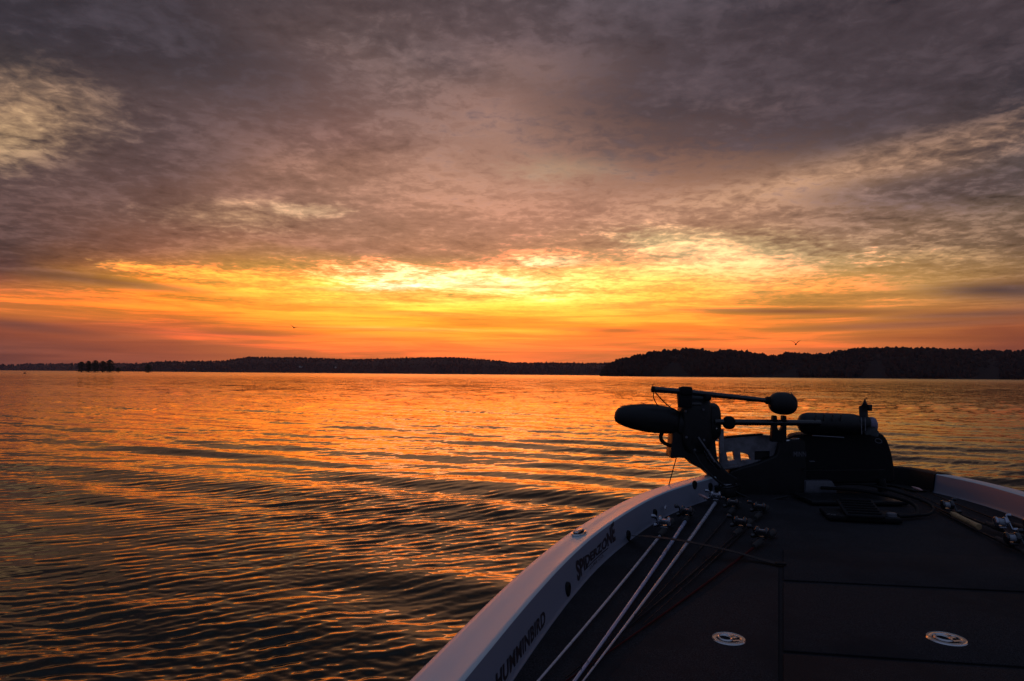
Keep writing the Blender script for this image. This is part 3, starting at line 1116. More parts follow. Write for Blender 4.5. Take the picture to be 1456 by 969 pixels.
# ---------------------------------------------------------------- lettering on the wall
def text_mesh(txt, size=1.0, weight=0.0, shear=0.0, space=1.0):
    cu = bpy.data.curves.new('t', 'FONT')
    cu.body = txt
    cu.size = size
    cu.offset = weight
    cu.shear = shear
    cu.space_character = space
    cu.extrude = 0.0
    cu.resolution_u = 4
    ob = bpy.data.objects.new('t', cu)
    COL.objects.link(ob)
    dg = bpy.context.evaluated_depsgraph_get()
    me = bpy.data.meshes.new_from_object(ob.evaluated_get(dg))
    v = np.array([q.co[:] for q in me.vertices])
    f = [tuple(p.vertices) for p in me.polygons]
    bpy.data.objects.remove(ob)
    bpy.data.curves.remove(cu)
    bpy.data.meshes.remove(me)
    return v, f


def wall_text(name, txt, s0, s1, z0, z1, weight=0.0, shear=0.0, env=None, parent=boat, space=1.0, slope=0.0):
    v, f = text_mesh(txt, 1.0, weight, shear, space)
    xmin, xmax = v[:, 0].min(), v[:, 0].max()
    ymin, ymax = v[:, 1].min(), v[:, 1].max()
    out = []
    for x, y, _ in v:
        u = (x - xmin) / (xmax - xmin)
        w_ = (y - ymin) / (ymax - ymin)
        s = s0 + (s1 - s0) * u
        lo, hi = (0, 1) if env is None else env(u)
        z = z0 + (z1 - z0) * (lo + (hi - lo) * w_) + slope * u
        p, n = rail_pt(s, wall_off(z) + 0.0015, z)
        out.append(p)
    me = bpy.data.meshes.new(name)
    me.from_pydata(out, [], f)
    return link(name, me, M_decal, parent)


hE = wall_hit(773, 884)
hS = wall_hit(718, 948)
print('decal1', hS, hE)
d1 = hE[0] - hS[0]
# visible letters run from the second letter to the last
span_vis = d1
wall_text('lettering', 'HUMMINBIRD', hE[0] - span_vis * 1.24, hE[0], 0.463, 0.503, weight=0.032, shear=0.25, space=1.08)
a1, a2 = wall_hit(819, 812), wall_hit(875, 764)
print('decal2', a1, a2)
def env2(u):
    hi = 0.98 - 0.30 * math.sin(math.pi * min(1, u * 1.05)) + (0.42 * max(0, u - 0.70) / 0.30 if u > 0.70 else 0)
    lo = -0.10 + 0.35 * min(1, u * 3.2) - 0.05 * u
    return lo, hi
lt = wall_text('lettering', 'SPIDERZONE', a1[0], a2[0], 0.472, 0.545, weight=0.040, shear=0.12, space=1.04, env=env2)
# underline and small line of words
mbu = MB()
ss_ = np.linspace(a1[0] + (a2[0] - a1[0]) * 0.20, a1[0] + (a2[0] - a1[0]) * 0.78, 8)
pts_u = []
for s in ss_:
    pts_u.append(rail_pt(s, wall_off(0.480) + 0.0015, 0.4790)[0])
for s in ss_[::-1]:
    pts_u.append(rail_pt(s, wall_off(0.480) + 0.0015, 0.4835)[0])
k_ = len(ss_)
mbu.add(pts_u, [(i, i + 1, 2 * k_ - 2 - i, 2 * k_ - 1 - i) for i in range(k_ - 1)])
mbu.build('underline', M_decal, lt, smooth=False)
wall_text('small_lettering', 'LURE CO.', a1[0] + (a2[0] - a1[0]) * 0.30, a1[0] + (a2[0] - a1[0]) * 0.66, 0.464, 0.475, weight=0.01, shear=0.1, parent=lt)

# hold-down strap across the rods
hw = wall_hit(891, 762)
pA = rail_pt(hw[0], 0.150, hw[1])[0]
pts = [pA, on_z(915, 763, 0.512), on_z(960, 768, 0.516), on_z(1003, 776, 0.502), on_z(1050, 787, 0.476), on_z(1085, 797, 0.4565), on_z(1110, 803, 0.4550)]
pts = catmull(pts, 5)
sb = MB()
vs, fs = [], []
for i, p in enumerate(pts):
    t = (pts[min(i + 1, len(pts) - 1)] - pts[max(0, i - 1)]).normalized()
    sd_ = Vector((t.y, -t.x, 0)).normalized() * 0.017
    for q in (p - sd_, p + sd_, p + sd_ + Vector((0, 0, .0025)), p - sd_ + Vector((0, 0, .0025))):
        vs.append(q)
for i in range(len(pts) - 1):
    for j in range(4):
        fs.append((i * 4 + j, i * 4 + (j + 1) % 4, (i + 1) * 4 + (j + 1) % 4, (i + 1) * 4 + j))
fs += [(0, 1, 2, 3), tuple(range(len(vs) - 1, len(vs) - 5, -1))]
sb.add(vs, fs)
stp = sb.build('hold_down_strap', M_strap, boat)
MB().box(pts[-1] + Vector((0, 0, 0.004)), Vector((0.02, 0, 0)), Vector((0, 0.015, 0)), Vector((0, 0, 0.004))).build('strap_hook', M_rub, stp, bevel=0.003)

# ------------------------------------------------------------------ fishing rods
M_cork = mat('cork', (0.42, 0.26, 0.12), 0.8, var=0.35, vscale=120, bump=0.0008, bscale=300)
M_foam = mat('black_foam_grip', (0.016, 0.016, 0.018), 0.8, var=0.2, vscale=60)
M_white = mat('pale_rod_blank', (0.40, 0.40, 0.46), 0.3, coat=0.5, var=0.08, vscale=30)
M_blue = mat('blue_white_rod_blank', (0.30, 0.35, 0.50), 0.25, coat=0.6, var=0.12, vscale=18, alt=(0.30, 0.28, 0.50), altscale=3)
M_dblank = mat('graphite_rod_blank', (0.010, 0.010, 0.014), 0.6, spec=0.12, coat=0.0, var=0.1, vscale=20)
M_red = mat('red_rod_blank', (0.06, 0.006, 0.008), 0.7, spec=0.08, coat=0.0, var=0.15, vscale=20)
M_reel = mat('reel_body', (0.035, 0.035, 0.042), 0.25, metal=0.6, coat=0.5, var=0.2, vscale=60)
M_silver = mat('silver_reel', (0.36, 0.38, 0.44), 0.22, metal=0.9, var=0.15, vscale=80)
M_guide = mat('dark_guide_metal', (0.02, 0.02, 0.024), 0.5, metal=0.2, var=0.2, vscale=60)
M_line = mat('line_spool', (0.30, 0.32, 0.36), 0.45, var=0.2, vscale=400)
M_pink = mat('pink_lure', (0.65, 0.35, 0.32), 0.35, coat=0.4, var=0.2, vscale=60)


def make_rod(butt, tip, blank, grip, label, r0=0.0075, r1=0.0022, reel_m=None, spool_m=None, group='fishing rods strapped on the port deck', flip=1, reel_at=0.20, grip_len=0.30, split=False, sag=0.012):
    butt, tip = Vector(butt), Vector(tip)
    t = (tip - butt).normalized()
    L = (tip - butt).length
    side = t.cross(Vector((0, 0, 1))).normalized()
    upv = side.cross(t).normalized()
    root = thing('fishing_rod', (butt.x, butt.y, butt.z), label, 'fishing rod', group)
    n = 14
    P_ = [butt + t * (L * i / (n - 1)) - upv * sag * math.sin(math.pi * i / (n - 1)) for i in range(n)]
    MB().tube(P_, [r0 + (r1 - r0) * (i / (n - 1)) for i in range(n)], 12).build('blank', blank, root)
    g1 = MB()
    gl = grip_len
    if split:
        MB().lathe(butt - t * 0.01, t, [(0, 0.013), (0.006, 0.017), (0.07, 0.016), (0.10, 0.011)], 16).build('grip', grip, root)
        g1.lathe(butt + t * (gl - 0.10), t, [(0, 0.012), (0.02, 0.015), (0.10, 0.014), (0.15, 0.0105)], 16)
    else:
        g1.lathe(butt - t * 0.01, t, [(0, 0.014), (0.008, 0.017), (0.02, 0.015), (gl * 0.5, 0.0135), (gl * 0.9, 0.0155), (gl, 0.011)], 16)
    g1.build('grip', grip, root)
    # reel: side plates, spool, foot, crank with two knobs
    rm = reel_m or M_reel
    c = butt + t * reel_at + upv * 0.036 * flip
    b = MB()
    b.lathe(c - side * 0.030, side, [(0, 0.014), (0.004, 0.024), (0.012, 0.027), (0.016, 0.024)], 20)
    b.lathe(c + side * 0.014, side, [(0, 0.024), (0.004, 0.027), (0.014, 0.026), (0.020, 0.016)], 20)
    b.box(c - upv * flip * 0.024, t * 0.030, side * 0.016, upv * 0.005)
    b.box(c + t * 0.022 + upv * 0.004, t * 0.006, side * 0.024, upv * 0.012)
    reel = b.build('reel', rm, root, bevel=0.0015)
    MB().lathe(c - side * 0.014, side, [(0, 0.017), (0.002, 0.015), (0.026, 0.015), (0.028, 0.017)], 20).build('spool', spool_m or M_line, reel)
    k = MB()
    h0 = c + side * 0.040
    k.lathe(c + side * 0.032, side, [(0, 0.006), (0.010, 0.006)], 10)
    e = (t * 0.75 + upv * 0.66).normalized()
    k.tube([h0 - e * 0.045, h0 + e * 0.045], 0.0035, 8)
    for s_ in (-1, 1):
        k.lathe(h0 + e * 0.045 * s_, side, [(0, 0.005), (0.004, 0.009), (0.020, 0.011), (0.024, 0.006)], 12)
    k.build('crank', rm, reel)
    # line guides standing on the blank
    for f in (0.40, 0.54, 0.66, 0.77, 0.87, 0.96):
        gm = MB()
        q = butt + t * L * f
        rr_ = 0.0068 * (1.25 - f * 0.75)
        cc = q + upv * flip * (rr_ + 0.005)
        gm.tube([cc + (side * math.cos(a) + upv * math.sin(a)) * rr_ for a in np.linspace(0, 2 * math.pi, 13)], 0.0009, 6, cap=False)
        gm.tube([q - t * 0.010, cc - upv * flip * rr_], 0.0010, 5)
        gm.build('line_guide', M_guide, root)
    return root


zr = 0.478
def rp(px, py, z=zr):
    return on_z(px, py, z)


def extend(a, b, L):
    a, b = Vector(a), Vector(b)
    return a + (b - a).normalized() * L


R1b, R1t = rp(955, 741), rp(762, 969, 0.468)
make_rod(R1b, extend(R1b, R1t, 2.45), M_white, M_foam, 'thin pale fishing rod nearest the port wall', 0.0075, 0.0026, M_silver, split=True)
R2b, R2t = rp(984, 727), rp(815, 969, 0.468)
make_rod(R2b, extend(R2b, R2t, 2.6), M_blue, M_foam, 'thick bluish fishing rod, second from the port wall', 0.0105, 0.0042)
R3b, R3t = rp(1022, 708), rp(848, 943, 0.468)
make_rod(R3b, extend(R3b, R3t, 2.85), M_white, M_foam, 'pale fishing rod with silver reel, third from the port wall', 0.0115, 0.0024, M_silver, spool_m=M_white, reel_at=0.13, grip_len=0.20)
dk = [((1050, 716), (905, 878), M_dblank, 'black fishing rod just right of the three pale rods', M_foam),
      ((1066, 742), (914, 871), M_dblank, 'black fishing rod between its black neighbours on the port deck', M_foam),
      ((1090, 722), (932, 871), M_dblank, 'black fishing rod lying against the dark red rod', M_foam),
      ((1100, 757), (947, 866), M_red, 'dark red fishing rod, farthest from the port wall', M_foam)]
for (b_, t_2, m_, lb, gp) in dk:
    bb, tt = rp(*b_, 0.470), rp(*t_2, 0.462)
    make_rod(bb, extend(bb, tt, 2.2), m_, gp, lb, 0.0062, 0.0016, flip=1, split=True)
SG = 'fishing rods lying on the starboard deck'
bb = rp(1391, 749, 0.470)
make_rod(bb, extend(bb, rp(1318, 713, 0.470), 1.25), M_dblank, M_cork, 'cork handled fishing rod on the starboard deck', 0.007, 0.002, group=SG, grip_len=0.36, reel_at=0.42)
bb = rp(1470, 792, 0.470)
make_rod(bb, extend(bb, rp(1330, 722, 0.470), 1.7), M_dblank, M_foam, 'black fishing rod nearest the camera on the starboard deck', 0.007, 0.002, M_reel, group=SG, split=True)
bb = rp(1500, 768, 0.470)
make_rod(bb, extend(bb, rp(1380, 722, 0.470), 1.6), M_dblank, M_foam, 'black fishing rod closest to the starboard gunwale', 0.007, 0.002, M_reel, group=SG, split=True)
bb = rp(1452, 765, 0.485)
make_rod(bb, extend(bb, rp(1350, 722, 0.475), 1.4), M_dblank, M_foam, 'silver reeled fishing rod in the middle of the starboard bundle', 0.007, 0.002, M_silver, group=SG, split=True)

# ------------------------------------------------------------------ bow gear
YT_ = 4.70
PXM = YT_ / FPX            # metres per photo pixel at that depth
VX, VY, VZ = Vector((1, 0, 0)), Vector((0, 1, 0)), Vector((0, 0, 1))


def Q(px, py, y=YT_):
    return at_y(px, py, y)


def plate(name, outline, holes, y, thick, m, parent, bev=0.0, **kw):
    """flat cast part cut from an outline with openings, extruded along Y"""
    cu = bpy.data.curves.new('c', 'CURVE')
    cu.dimensions = '2D'
    cu.fill_mode = 'BOTH'
    cu.extrude = thick / 2 - bev
    cu.bevel_depth = bev
    cu.bevel_resolution = 2
    for poly in [outline] + list(holes):
        sp_ = cu.splines.new('POLY')
        sp_.points.add(len(poly) - 1)
        for pt, (x, z) in zip(sp_.points, poly):
            w_ = at_y(x, z, y)
            pt.co = (w_.x, w_.z, 0, 1)
        sp_.use_cyclic_u = True
    ob = bpy.data.objects.new('c', cu)
    COL.objects.link(ob)
    dg = bpy.context.evaluated_depsgraph_get()
    me = bpy.data.meshes.new_from_object(ob.evaluated_get(dg))
    org = parent_origin(parent)
    co = np.array([q.co[:] for q in me.vertices])
    for q, c in zip(me.vertices, co):
        q.co = Vector((c[0], y + thick / 2 - c[2], c[1])) - org
    bpy.data.objects.remove(ob)
    bpy.data.curves.remove(cu)
    me.name = name
    me.materials.clear()
    o = link(name, me, m, parent, **kw)
    return o


def rounded(poly, r=2.0, n=4):
    out = []
    N = len(poly)
    for i in range(N):
        p0, p1, p2 = (Vector(poly[(i - 1) % N] + (0,)), Vector(poly[i] + (0,)), Vector(poly[(i + 1) % N] + (0,)))
        d0, d2 = (p0 - p1), (p2 - p1)
        r_ = min(r, d0.length * 0.45, d2.length * 0.45)
        a, b = p1 + d0.normalized() * r_, p1 + d2.normalized() * r_
        for k in range(n + 1):
            t = k / n
            q = a * (1 - t) ** 2 + p1 * 2 * t * (1 - t) + b * t * t
            out.append((q.x, q.y))
    return out


tm = thing('trolling_motor', Q(1040, 690, 4.85), 'stowed black trolling motor lying across the bow above the silver bracket', 'trolling motor')
# control head
c = Q(919, 596.5)
tilt = Vector((1, 0, -0.055)).normalized()
upz = Vector((0.055, 0, 1)).normalized()
hd = MB()
seg, rings = 28, 26
vs, fs = [], []
top = [(873.4, 594), (875, 586), (879, 580.5), (888, 577.3), (900, 575.4), (915, 574.6), (930, 575.4), (945, 577.5), (957, 580.3), (965, 585), (970, 592), (972, 600)]
bot = [(873.4, 594), (875, 599.5), (879, 602.5), (888, 606.8), (900, 610.6), (915, 614), (930, 616), (945, 616.8), (957, 616.5), (965, 613), (970, 607), (972, 600)]
for i, ((x1, y1), (x2, y2)) in enumerate(zip(top, bot)):
    cm = Q((x1 + x2) / 2, (y1 + y2) / 2)
    hz_ = max(0.001, (y2 - y1) / 2 * PXM)
    dp = hz_ * (1.05 if 2 < i < 9 else 0.95) + 0.004
    for k in range(seg):
        a = 2 * math.pi * k / seg
        sgn = lambda v: math.copysign(abs(v) ** 0.82, v)
        vs.append(cm + VY * dp * sgn(math.cos(a)) + VZ * hz_ * sgn(math.sin(a)))
for i in range(len(top) - 1):
    for k in range(seg):
        fs.append((i * seg + k, i * seg + (k + 1) % seg, (i + 1) * seg + (k + 1) % seg, (i + 1) * seg + k))
fs += [tuple(range(seg)), tuple(range(len(vs) - 1, len(vs) - seg - 1, -1))]
hd.add(vs, fs)
head = hd.build('control_head', M_plast, tm)
MB().tube([Q(882 + k * 7.2, 579.2 - 4.2 * math.sin(math.pi * (k + 1) / 12.5) , YT_ - 0.045) for k in range(11)], 0.0022, 6).build('seam_trim', M_gloss, head)
nk = MB().egg(Q(969, 604), VX * 0.070, VY * 0.085, VZ * 0.082, power=2.6)
nk.build('neck', M_plast, tm)
# mount housing
hb = MB()
hb.egg(Q(987.5, 603), VX * 0.109, VY * 0.11, VZ * 0.205, power=3.6, seg=32, rings=20)
hb.build('housing', M_plast, tm)
MB().egg(Q(1010, 600), VX * 0.064, VY * 0.085, VZ * 0.130, power=3.2).build('side_cover', M_plast, tm)
MB().tube(catmull([Q(x, y, YT_ - 0.02) for x, y in [(942, 614), (939.5, 621), (942, 628), (949, 632.5), (957, 634.5), (964, 633)]], 6), 0.0135, 10).build('grab_handle', M_rub, tm)
plate('lower_casting', rounded([(961, 598), (957, 634), (955, 651), (967, 649), (979, 651.5), (990, 662), (1003, 667.5), (1013, 677), (1026, 687), (1042, 692), (1048, 682), (1030, 671), (1019, 655), (1016, 630), (1020, 596)], 2.5), [], YT_ - 0.06, 0.15, M_plast, tm, 0.008)
MB().tube([Q(985, 610, 4.62), Q(1012, 655, 4.64), Q(1048, 694, 4.72)], [0.022, 0.024, 0.026], 12).build('lift_arm', M_gloss, tm)
MB().tube([Q(993, 622, 4.585), Q(1016, 657, 4.61)], 0.006, 8).build('gas_strut', M_alu, tm)
# silver bracket with openings
br = plate('mount_bracket', rounded([(1029, 624), (1085, 619.5), (1104, 620.5), (1111, 626), (1111, 634), (1103.5, 655), (1076, 662), (1027, 668.5)], 3),
           [rounded([(1032, 642.5), (1043.5, 641.2), (1045.6, 655), (1035, 657)], 1.5), rounded([(1052, 642), (1066.5, 647.5), (1068, 654), (1053.5, 655.5)], 1.5),
            rounded([(1072.5, 641.5), (1095, 641.5), (1095, 654), (1072.5, 655.5)], 2)], 4.74, 0.035, M_alu, tm, 0.003)
MB().prism([Q(1071, 640, 4.765), Q(1097, 640, 4.765), Q(1097, 657, 4.765), Q(1071, 657, 4.765)], VY * 0.01).build('recess_plate', M_plast, br)
MB().prism([Q(1030, 623.5, 4.73), Q(1084, 619, 4.73), Q(1086, 617, 4.73), Q(1060, 618.6, 4.73), Q(1031, 621.5, 4.73)], VY * 0.05).build('pad_strip', M_rub, br)
MB().prism([Q(1022.5, 611, 4.69), Q(1029.5, 611, 4.69), Q(1029.5, 668, 4.69), Q(1024, 668, 4.69)], VY * 0.03).build('upright_post', M_alu, tm, bevel=0.004)
MB().lathe(Q(1019, 626, 4.60), -VY, [(0, 0.010), (0.008, 0.010), (0.012, 0.007)], 6).build('pivot_bolt', M_chrome, tm)
MB().lathe(Q(1018.5, 609.5, 4.60), -VY, [(0, 0.006), (0.008, 0.005)], 6).build('pivot_bolt', M_chrome, tm)
MB().prism([Q(1026, 667.5, 4.68), Q(1049, 663.5, 4.68), Q(1049, 660.5, 4.80), Q(1026, 664, 4.80)], VZ * 0.012).build('foot_plate', M_alu, tm)
# stowed shaft, motor and propeller
shaft = MB().tube([Q(1016, 600.3, 4.62), Q(1166, 601.8, 4.62)], 0.0205, 20).build('shaft', M_gloss, tm)
MB().egg(Q(1036.5, 601.3, 4.62), VX * 0.042, VY * 0.045, VZ * 0.045, power=2.3).build('shaft_collar', M_rub, shaft)
mo = MB().lathe(Q(1134.5, 602, 4.70), Vector((1, 0, -0.012)), [(0, 0.010), (0.006, 0.034), (0.018, 0.054), (0.040, 0.069), (0.07, 0.0745), (0.30, 0.0735), (0.385, 0.070), (0.42, 0.060), (0.43, 0.045)], 32)
motor = mo.build('motor_pod', M_plast, tm)
MB().tube([Q(1143, 598.6, 4.628), Q(1163, 599.4, 4.628)], 0.0035, 6).build('shaft_highlight', M_alu, motor)  # grey highlight on the shaft, put in as a thin pale tube
pr = MB()
hubc = Q(1228.5, 603, 4.70)
pr.lathe(hubc - VX * 0.045, VX, [(0, 0.045), (0.01, 0.055), (0.07, 0.052), (0.085, 0.035)], 24)
prop = pr.build('propeller', M_plast, tm)
for k in range(3):
    a = R(90 + 120 * k - 3)
    dr = VZ * math.sin(a) + VY * math.cos(a)
    tg = VX * 0.93 + dr.cross(VX) * 0.36
    bl = MB()
    prof = [(0.04, 0.038), (0.075, 0.042), (0.120, 0.041), (0.127, 0.030), (0.150, 0.015), (0.168, 0.003)]
    vs, fs = [], []
    for (r_, w2) in prof:
        o_ = VX * (0.012 if r_ > 0.125 else 0.0)
        for (sx, th_) in ((-1, 0), (0, 0.006), (1, 0), (0, -0.006)):
            vs.append(hubc + dr * r_ + o_ + tg * w2 * sx + dr.cross(tg) * th_)
    for i in range(len(prof) - 1):
        for j in range(4):
            fs.append((i * 4 + j, i * 4 + (j + 1) % 4, (i + 1) * 4 + (j + 1) % 4, (i + 1) * 4 + j))
    fs += [(0, 1, 2, 3), tuple(range(len(vs) - 1, len(vs) - 5, -1))]
    bl.add(vs, fs)
    bl.build('blade', M_plast, prop)
MB().egg(Q(1239, 605, 4.69), VX * 0.036, VY * 0.052, VZ * 0.058, power=2.2).build('nose_cone', M_lilac, tm)
for dx in (0, 5.5):
    MB().tube([Q(1224.5 + dx, 594, 4.635), Q(1225.2 + dx, 618, 4.635)], 0.003, 6).build('motor_band', M_alu, motor)
plate('shaft_rest', rounded([(1100.5, 592), (1104.5, 592), (1105, 609), (1107, 613), (1111, 613), (1113.5, 609), (1114, 592), (1118, 592), (1118, 628), (1098, 628)], 1.0), [], 4.60, 0.045, M_rub, tm, 0.003)
MB().tube([Q(1108, 630, 4.74), Q(1128, 620.5, 4.74), Q(1150, 617.5, 4.76), Q(1178, 619, 4.78)], 0.007, 8).build('support_bar', M_rub, tm)
MB().tube([Q(1112, 628, 4.70), Q(1137, 625, 4.72)], 0.007, 8).build('support_bar', M_chrome, tm)
MB().tube([Q(1155, 619.6, 4.66), Q(1200, 622.4, 4.66)], 0.004, 8).build('support_bar', M_alu, tm)
# base on the bow deck, with faint lettering
base = plate('mount_base', rounded([(1040, 672), (1078, 661), (1106, 650), (1112, 628), (1143, 627), (1146, 700), (1136, 712), (1060, 708), (1034, 694)], 4), [], 4.70, 0.20, M_plast, tm, 0.012)
tv, tf = text_mesh('MINN', 1.0, 0.01)
sc_ = 7.0 * (4.58 / FPX) / 0.7
o_ = Q(1128, 649.3, 4.597)
mt_ = bpy.data.meshes.new('lettering')
mt_.from_pydata([(o_ + VX * (x * sc_ * 0.72) + VZ * (y * sc_)) - tm.location for x, y, _ in tv], [], tf)
link('lettering', mt_, M_grey, base)
for (bx, by) in [(975, 585), (1000, 583), (976, 622), (1001, 626), (988, 640)]:
    MB().lathe(Q(bx, by, 4.585), -VY, [(0, 0.009), (0.004, 0.009), (0.007, 0.006)], 6).build('cover_bolt', M_grey, tm)
MB().box(Q(988, 575, 4.60), VX * 0.045, VY * 0.006, VZ * 0.012).build('cover_rib', M_gloss, tm, bevel=0.003)
for k in range(4):
    MB().box(Q(1160 + k * 12, 594, 4.625), VX * 0.004, VY * 0.004, VZ * 0.020).build('cooling_rib', M_gloss, motor)
MB().tube(catmull([Q(985, 640, 4.56), Q(998, 662, 4.55), Q(1020, 684, 4.55), Q(1046, 700, 4.60), Q(1080, 712, 4.55), Q(1120, 706, 4.5)], 8), 0.0075, 10).build('power_cable', M_plast, tm)
MB().box(Q(1236.5, 580, 4.69), VX * 0.014, VY * 0.012, VZ * 0.022).build('prop_pin', M_plast, prop, bevel=0.005)
# pull cord with its grip hanging to the gunwale
MB().tube(catmull([Q(962, 650, 4.55), Q(957, 668, 4.50), Q(951, 690, 4.30), Q(947.5, 703, 4.20), Q(944, 715, 4.12)], 6), 0.0038, 6).build('pull_cord', M_rub, tm)
MB().egg(Q(951.5, 706.5, 4.15), VX * 0.020 + VZ * -0.012, VY * 0.015, (VZ * 0.034 + VX * -0.020), power=4).build('cord_grip', M_rub, tm)
MB().egg(Q(940, 718, 4.08), VX * 0.026, VY * 0.02, VZ * 0.022, power=3).build('cord_anchor', M_rub, tm)

# transducer pole lying on top of the motor mount
tp = thing('transducer_pole', Q(1010, 566, 4.58), 'long thin black pole with a round sensor at its right end', 'transducer pole')
yy = 4.58
MB().tube([Q(927.5, 553.8, yy), Q(975, 557.6, yy), Q(1094, 570.2, yy)], [0.0200, 0.0195, 0.0165], 18).build('pole', M_gloss, tp)
MB().lathe(Q(927, 553.7, yy), Vector((1, 0, -0.085)), [(-0.004, 0.016), (0, 0.0215), (0.014, 0.0215), (0.016, 0.0195)], 18).build('end_cap', M_rub, tp)
MB().egg(Q(974.5, 556.5, yy), VX * 0.046, VY * 0.03, VZ * 0.031, power=4).build('pole_clamp', M_rub, tp)
MB().prism([Q(964.5, 560, yy - 0.02), Q(985, 561, yy - 0.02), Q(984, 580, yy - 0.02), Q(966, 580, yy - 0.02)], VY * 0.05).build('clamp_post', M_rub, tp, bevel=0.006)
MB().egg(Q(1005.5, 566, yy), VX * 0.024, VY * 0.028, VZ * 0.022, power=3).build('pole_clamp', M_rub, tp)
sn = MB().egg(Q(1113, 574, yy), VX * 0.093 + VZ * -0.006, VY * 0.075, VZ * 0.076 + VX * 0.004, seg=32, rings=20, power=2.35)
sens = sn.build('sensor', M_plast, tp)
MB().lathe(Q(1088, 569.3, yy), Vector((1, 0, -0.11)), [(0, 0.020), (0.01, 0.026), (0.04, 0.028), (0.06, 0.04)], 18).build('sensor_collar', M_rub, tp)
MB().tube(catmull([Q(1124, 557.8, yy - 0.03), Q(1130, 566, yy - 0.06), Q(1132.5, 575, yy - 0.05), Q(1129, 586, yy - 0.03)], 5), 0.0025, 6).build('sensor_seam', M_gloss, sens)
MB().tube(catmull([Q(929.5, 557, yy), Q(929.3, 565, yy), Q(932, 572, yy), Q(936, 577.5, yy + 0.04)], 6), 0.0036, 6).build('cable', M_rub, tp)
MB().tube(catmull([Q(930.5, 557, yy), Q(940, 567.5, yy), Q(950, 577, yy + 0.04), Q(958, 583, yy + 0.06)], 6), 0.0046, 6).build('cable', M_rub, tp)

# covered fish finder at the bow
ff = thing('fish_finder', on_z(1205, 700, 0.45), 'large covered black fish finder standing at the bow', 'fish finder')
yf = 4.72
box = plate('cover', rounded([(1137, 623), (1150, 620.5), (1243, 618), (1254, 619.5), (1260, 628), (1265.5, 645), (1269, 664), (1270, 684), (1146, 686), (1141, 668), (1137.5, 645)], 4), [], yf, 0.20, M_rub, ff, 0.014)
MB().prism([Q(1142, 668.5, yf - 0.11), Q(1258, 668, yf - 0.11), Q(1258, 669.4, yf - 0.11), Q(1142, 669.8, yf - 0.11)], VY * 0.02).build('hem', M_plast, box)
cc = Q(1249, 627.3, yf - 0.106)
MB().tube([cc + VX * 0.023 * math.cos(a) + VZ * 0.014 * math.sin(a) - VZ * 0.004 * math.cos(a) for a in np.linspace(0, 2 * math.pi, 25)], 0.0028, 6, cap=False).build('emblem_ring', M_grey, box)  # ring emblem on the cover
MB().prism([Q(1152, 656, yf - 0.112), Q(1159, 656, yf - 0.112), Q(1159, 657, yf - 0.112), Q(1152, 657, yf - 0.112)], VY * 0.02).build('tab', M_grey, box)
MB().prism([Q(1146, 684, yf - 0.05), Q(1183, 684, yf - 0.05), Q(1190, 694, yf - 0.05), Q(1190, 706, yf - 0.05), Q(1146, 706, yf - 0.05)], VY * 0.12).build('stand', M_grey, ff, bevel=0.006)
bp_ = on_z(1205, 712, 0.4535)
MB().box(bp_ + VZ * 0.012, VX * 0.30, VY * 0.16, VZ * 0.012).build('base_plate', M_plast, ff, bevel=0.006)
MB().tube([Q(1252, 680, yf), Vector((Q(1255, 680, yf).x, yf, 0.47))], 0.03, 16).build('stand', M_plast, ff)

# foot pedal
pc = on_z(1222, 737, 0.45)
fp = thing('foot_pedal', (pc.x, pc.y, 0.45), 'flat black foot pedal on the bow deck below the fish finder', 'foot pedal')
ex, ey = Vector((0.97, -0.22, 0)), Vector((0.22, 0.97, 0))
MB().box(pc + VZ * 0.016, ex * 0.19, ey * 0.12, VZ * 0.014).build('base_plate', M_rub, fp, bevel=0.008)
MB().box(pc + VZ * 0.055 - ey * 0.01, ex * 0.10, (ey * 0.125 + VZ * 0.022), VZ * 0.008).build('tread', M_rub, fp, bevel=0.006)
for k in range(6):
    MB().box(pc + VZ * 0.0665 - ey * 0.01 + (ey * 0.125 + VZ * 0.022) * (-0.8 + 0.32 * k), ex * 0.085, ey * 0.005, VZ * 0.004).build('tread_rib', M_rub, fp)
MB().lathe(pc + ex * 0.15 - ey * 0.06 + VZ * 0.03, VZ, [(0, 0.028), (0.016, 0.026), (0.020, 0.018)], 20).build('speed_dial', M_grey, fp)
MB().box(pc - ex * 0.165 - ey * 0.105 + VZ * 0.032, ex * 0.032, ey * 0.004, VZ * 0.003).build('switch', M_chrome, fp)
MB().tube(catmull([pc + ex * 0.20 + VZ * 0.02, pc + ex * 0.33 + ey * 0.10 + VZ * 0.02, pc + ex * 0.36 + ey * 0.34 + VZ * 0.05, pc + ex * 0.18 + ey * 0.62 + VZ * 0.06, pc - ex * 0.05 + ey * 0.75 + VZ * 0.05], 8), 0.011, 10).build('cable', M_rub, fp)
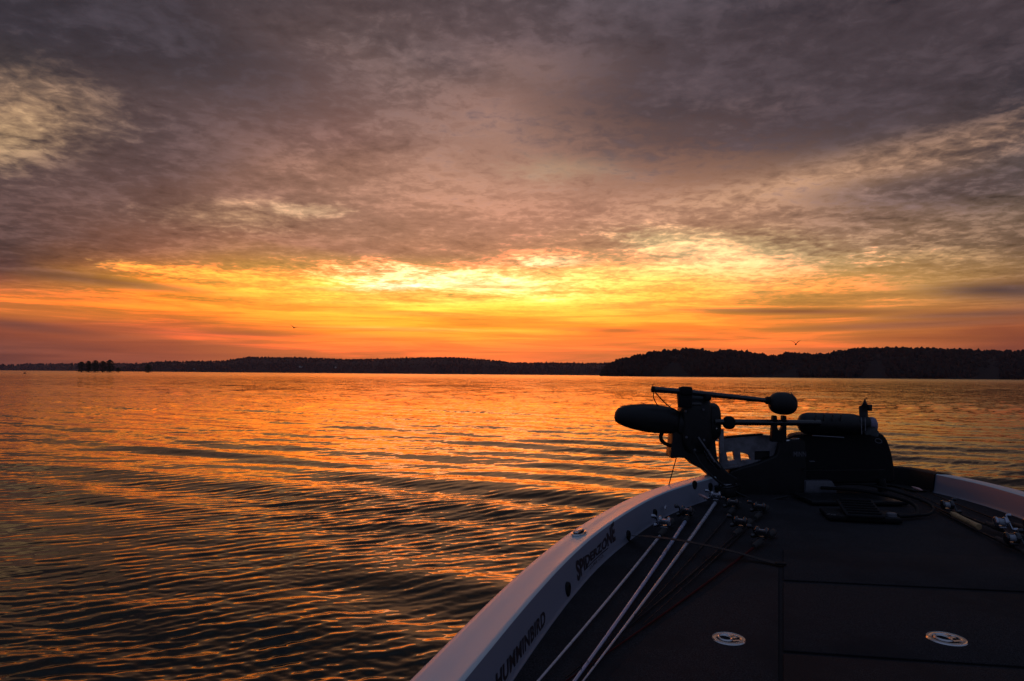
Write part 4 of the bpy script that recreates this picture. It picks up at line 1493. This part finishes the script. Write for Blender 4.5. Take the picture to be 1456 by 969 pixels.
MB().tube(catmull([pc + ex * 0.20 + ey * .05 + VZ * 0.02, pc + ex * 0.40 + ey * 0.12 + VZ * 0.02, pc + ex * 0.46 + ey * 0.36 + VZ * 0.05, pc + ex * 0.22 + ey * 0.70 + VZ * 0.09, pc - ex * 0.05 + ey * 0.82 + VZ * 0.05], 8), 0.008, 10).build('cable', M_rub, fp)

# lures hooked on rods, small tackle among the reels
def lure(px, py, z, ang, m_, label, L=0.07):
    c = on_z(px, py, z)
    t = thing('fishing_lure', c, label, 'lure', 'lures hooked on the rods')
    d = Vector((math.cos(ang), math.sin(ang), 0.25)).normalized()
    MB().lathe(c - d * L / 2, d, [(0, 0.002), (L * 0.12, L * 0.085), (L * 0.4, L * 0.12), (L * 0.75, L * 0.085), (L, 0.002)], 14).build('body', m_, t)
    for f in (-0.1, 0.4):
        q = c + d * L * f - VZ * L * 0.1
        h = MB()
        for s_ in (-1, 1):
            h.tube([q, q - VZ * 0.006 + VY * 0.006 * s_, q - VZ * 0.008 + VY * 0.012 * s_, q - VZ * 0.002 + VY * 0.014 * s_], 0.0012, 5)
        h.build('hook', M_chrome, t)


lure(1000, 706, 0.50, 2.2, M_pink, 'pink lure among the reels by the port wall', 0.075)
lure(946, 721, 0.505, 1.2, M_white, 'small pale lure hanging under the pull cord grip', 0.05)
lure(1304, 695, 0.50, 2.2, M_pink, 'pink lure on the starboard rods beside the bow panel', 0.07)

# tackle tray under the reels
tb = on_z(1032, 694, 0.50)
tt_ = thing('tackle_box', (tb.x, tb.y, 0.45), 'small dark tackle box with a pale label at the foot of the silver bracket', 'tackle box')
u1 = Vector((0.75, 0.66, 0)); u2 = Vector((-0.66, 0.75, 0))
MB().box(tb - VZ * 0.02, u1 * 0.085, u2 * 0.06, VZ * 0.028).build('box', M_plast, tt_, bevel=0.005)
MB().box(tb + VZ * 0.014, u1 * 0.088, u2 * 0.063, VZ * 0.006).build('lid', M_gloss, tt_, bevel=0.003)
MB().box(tb + VZ * 0.0215, u1 * 0.045, u2 * 0.016, VZ * 0.001).build('paper_label', M_white, tt_)
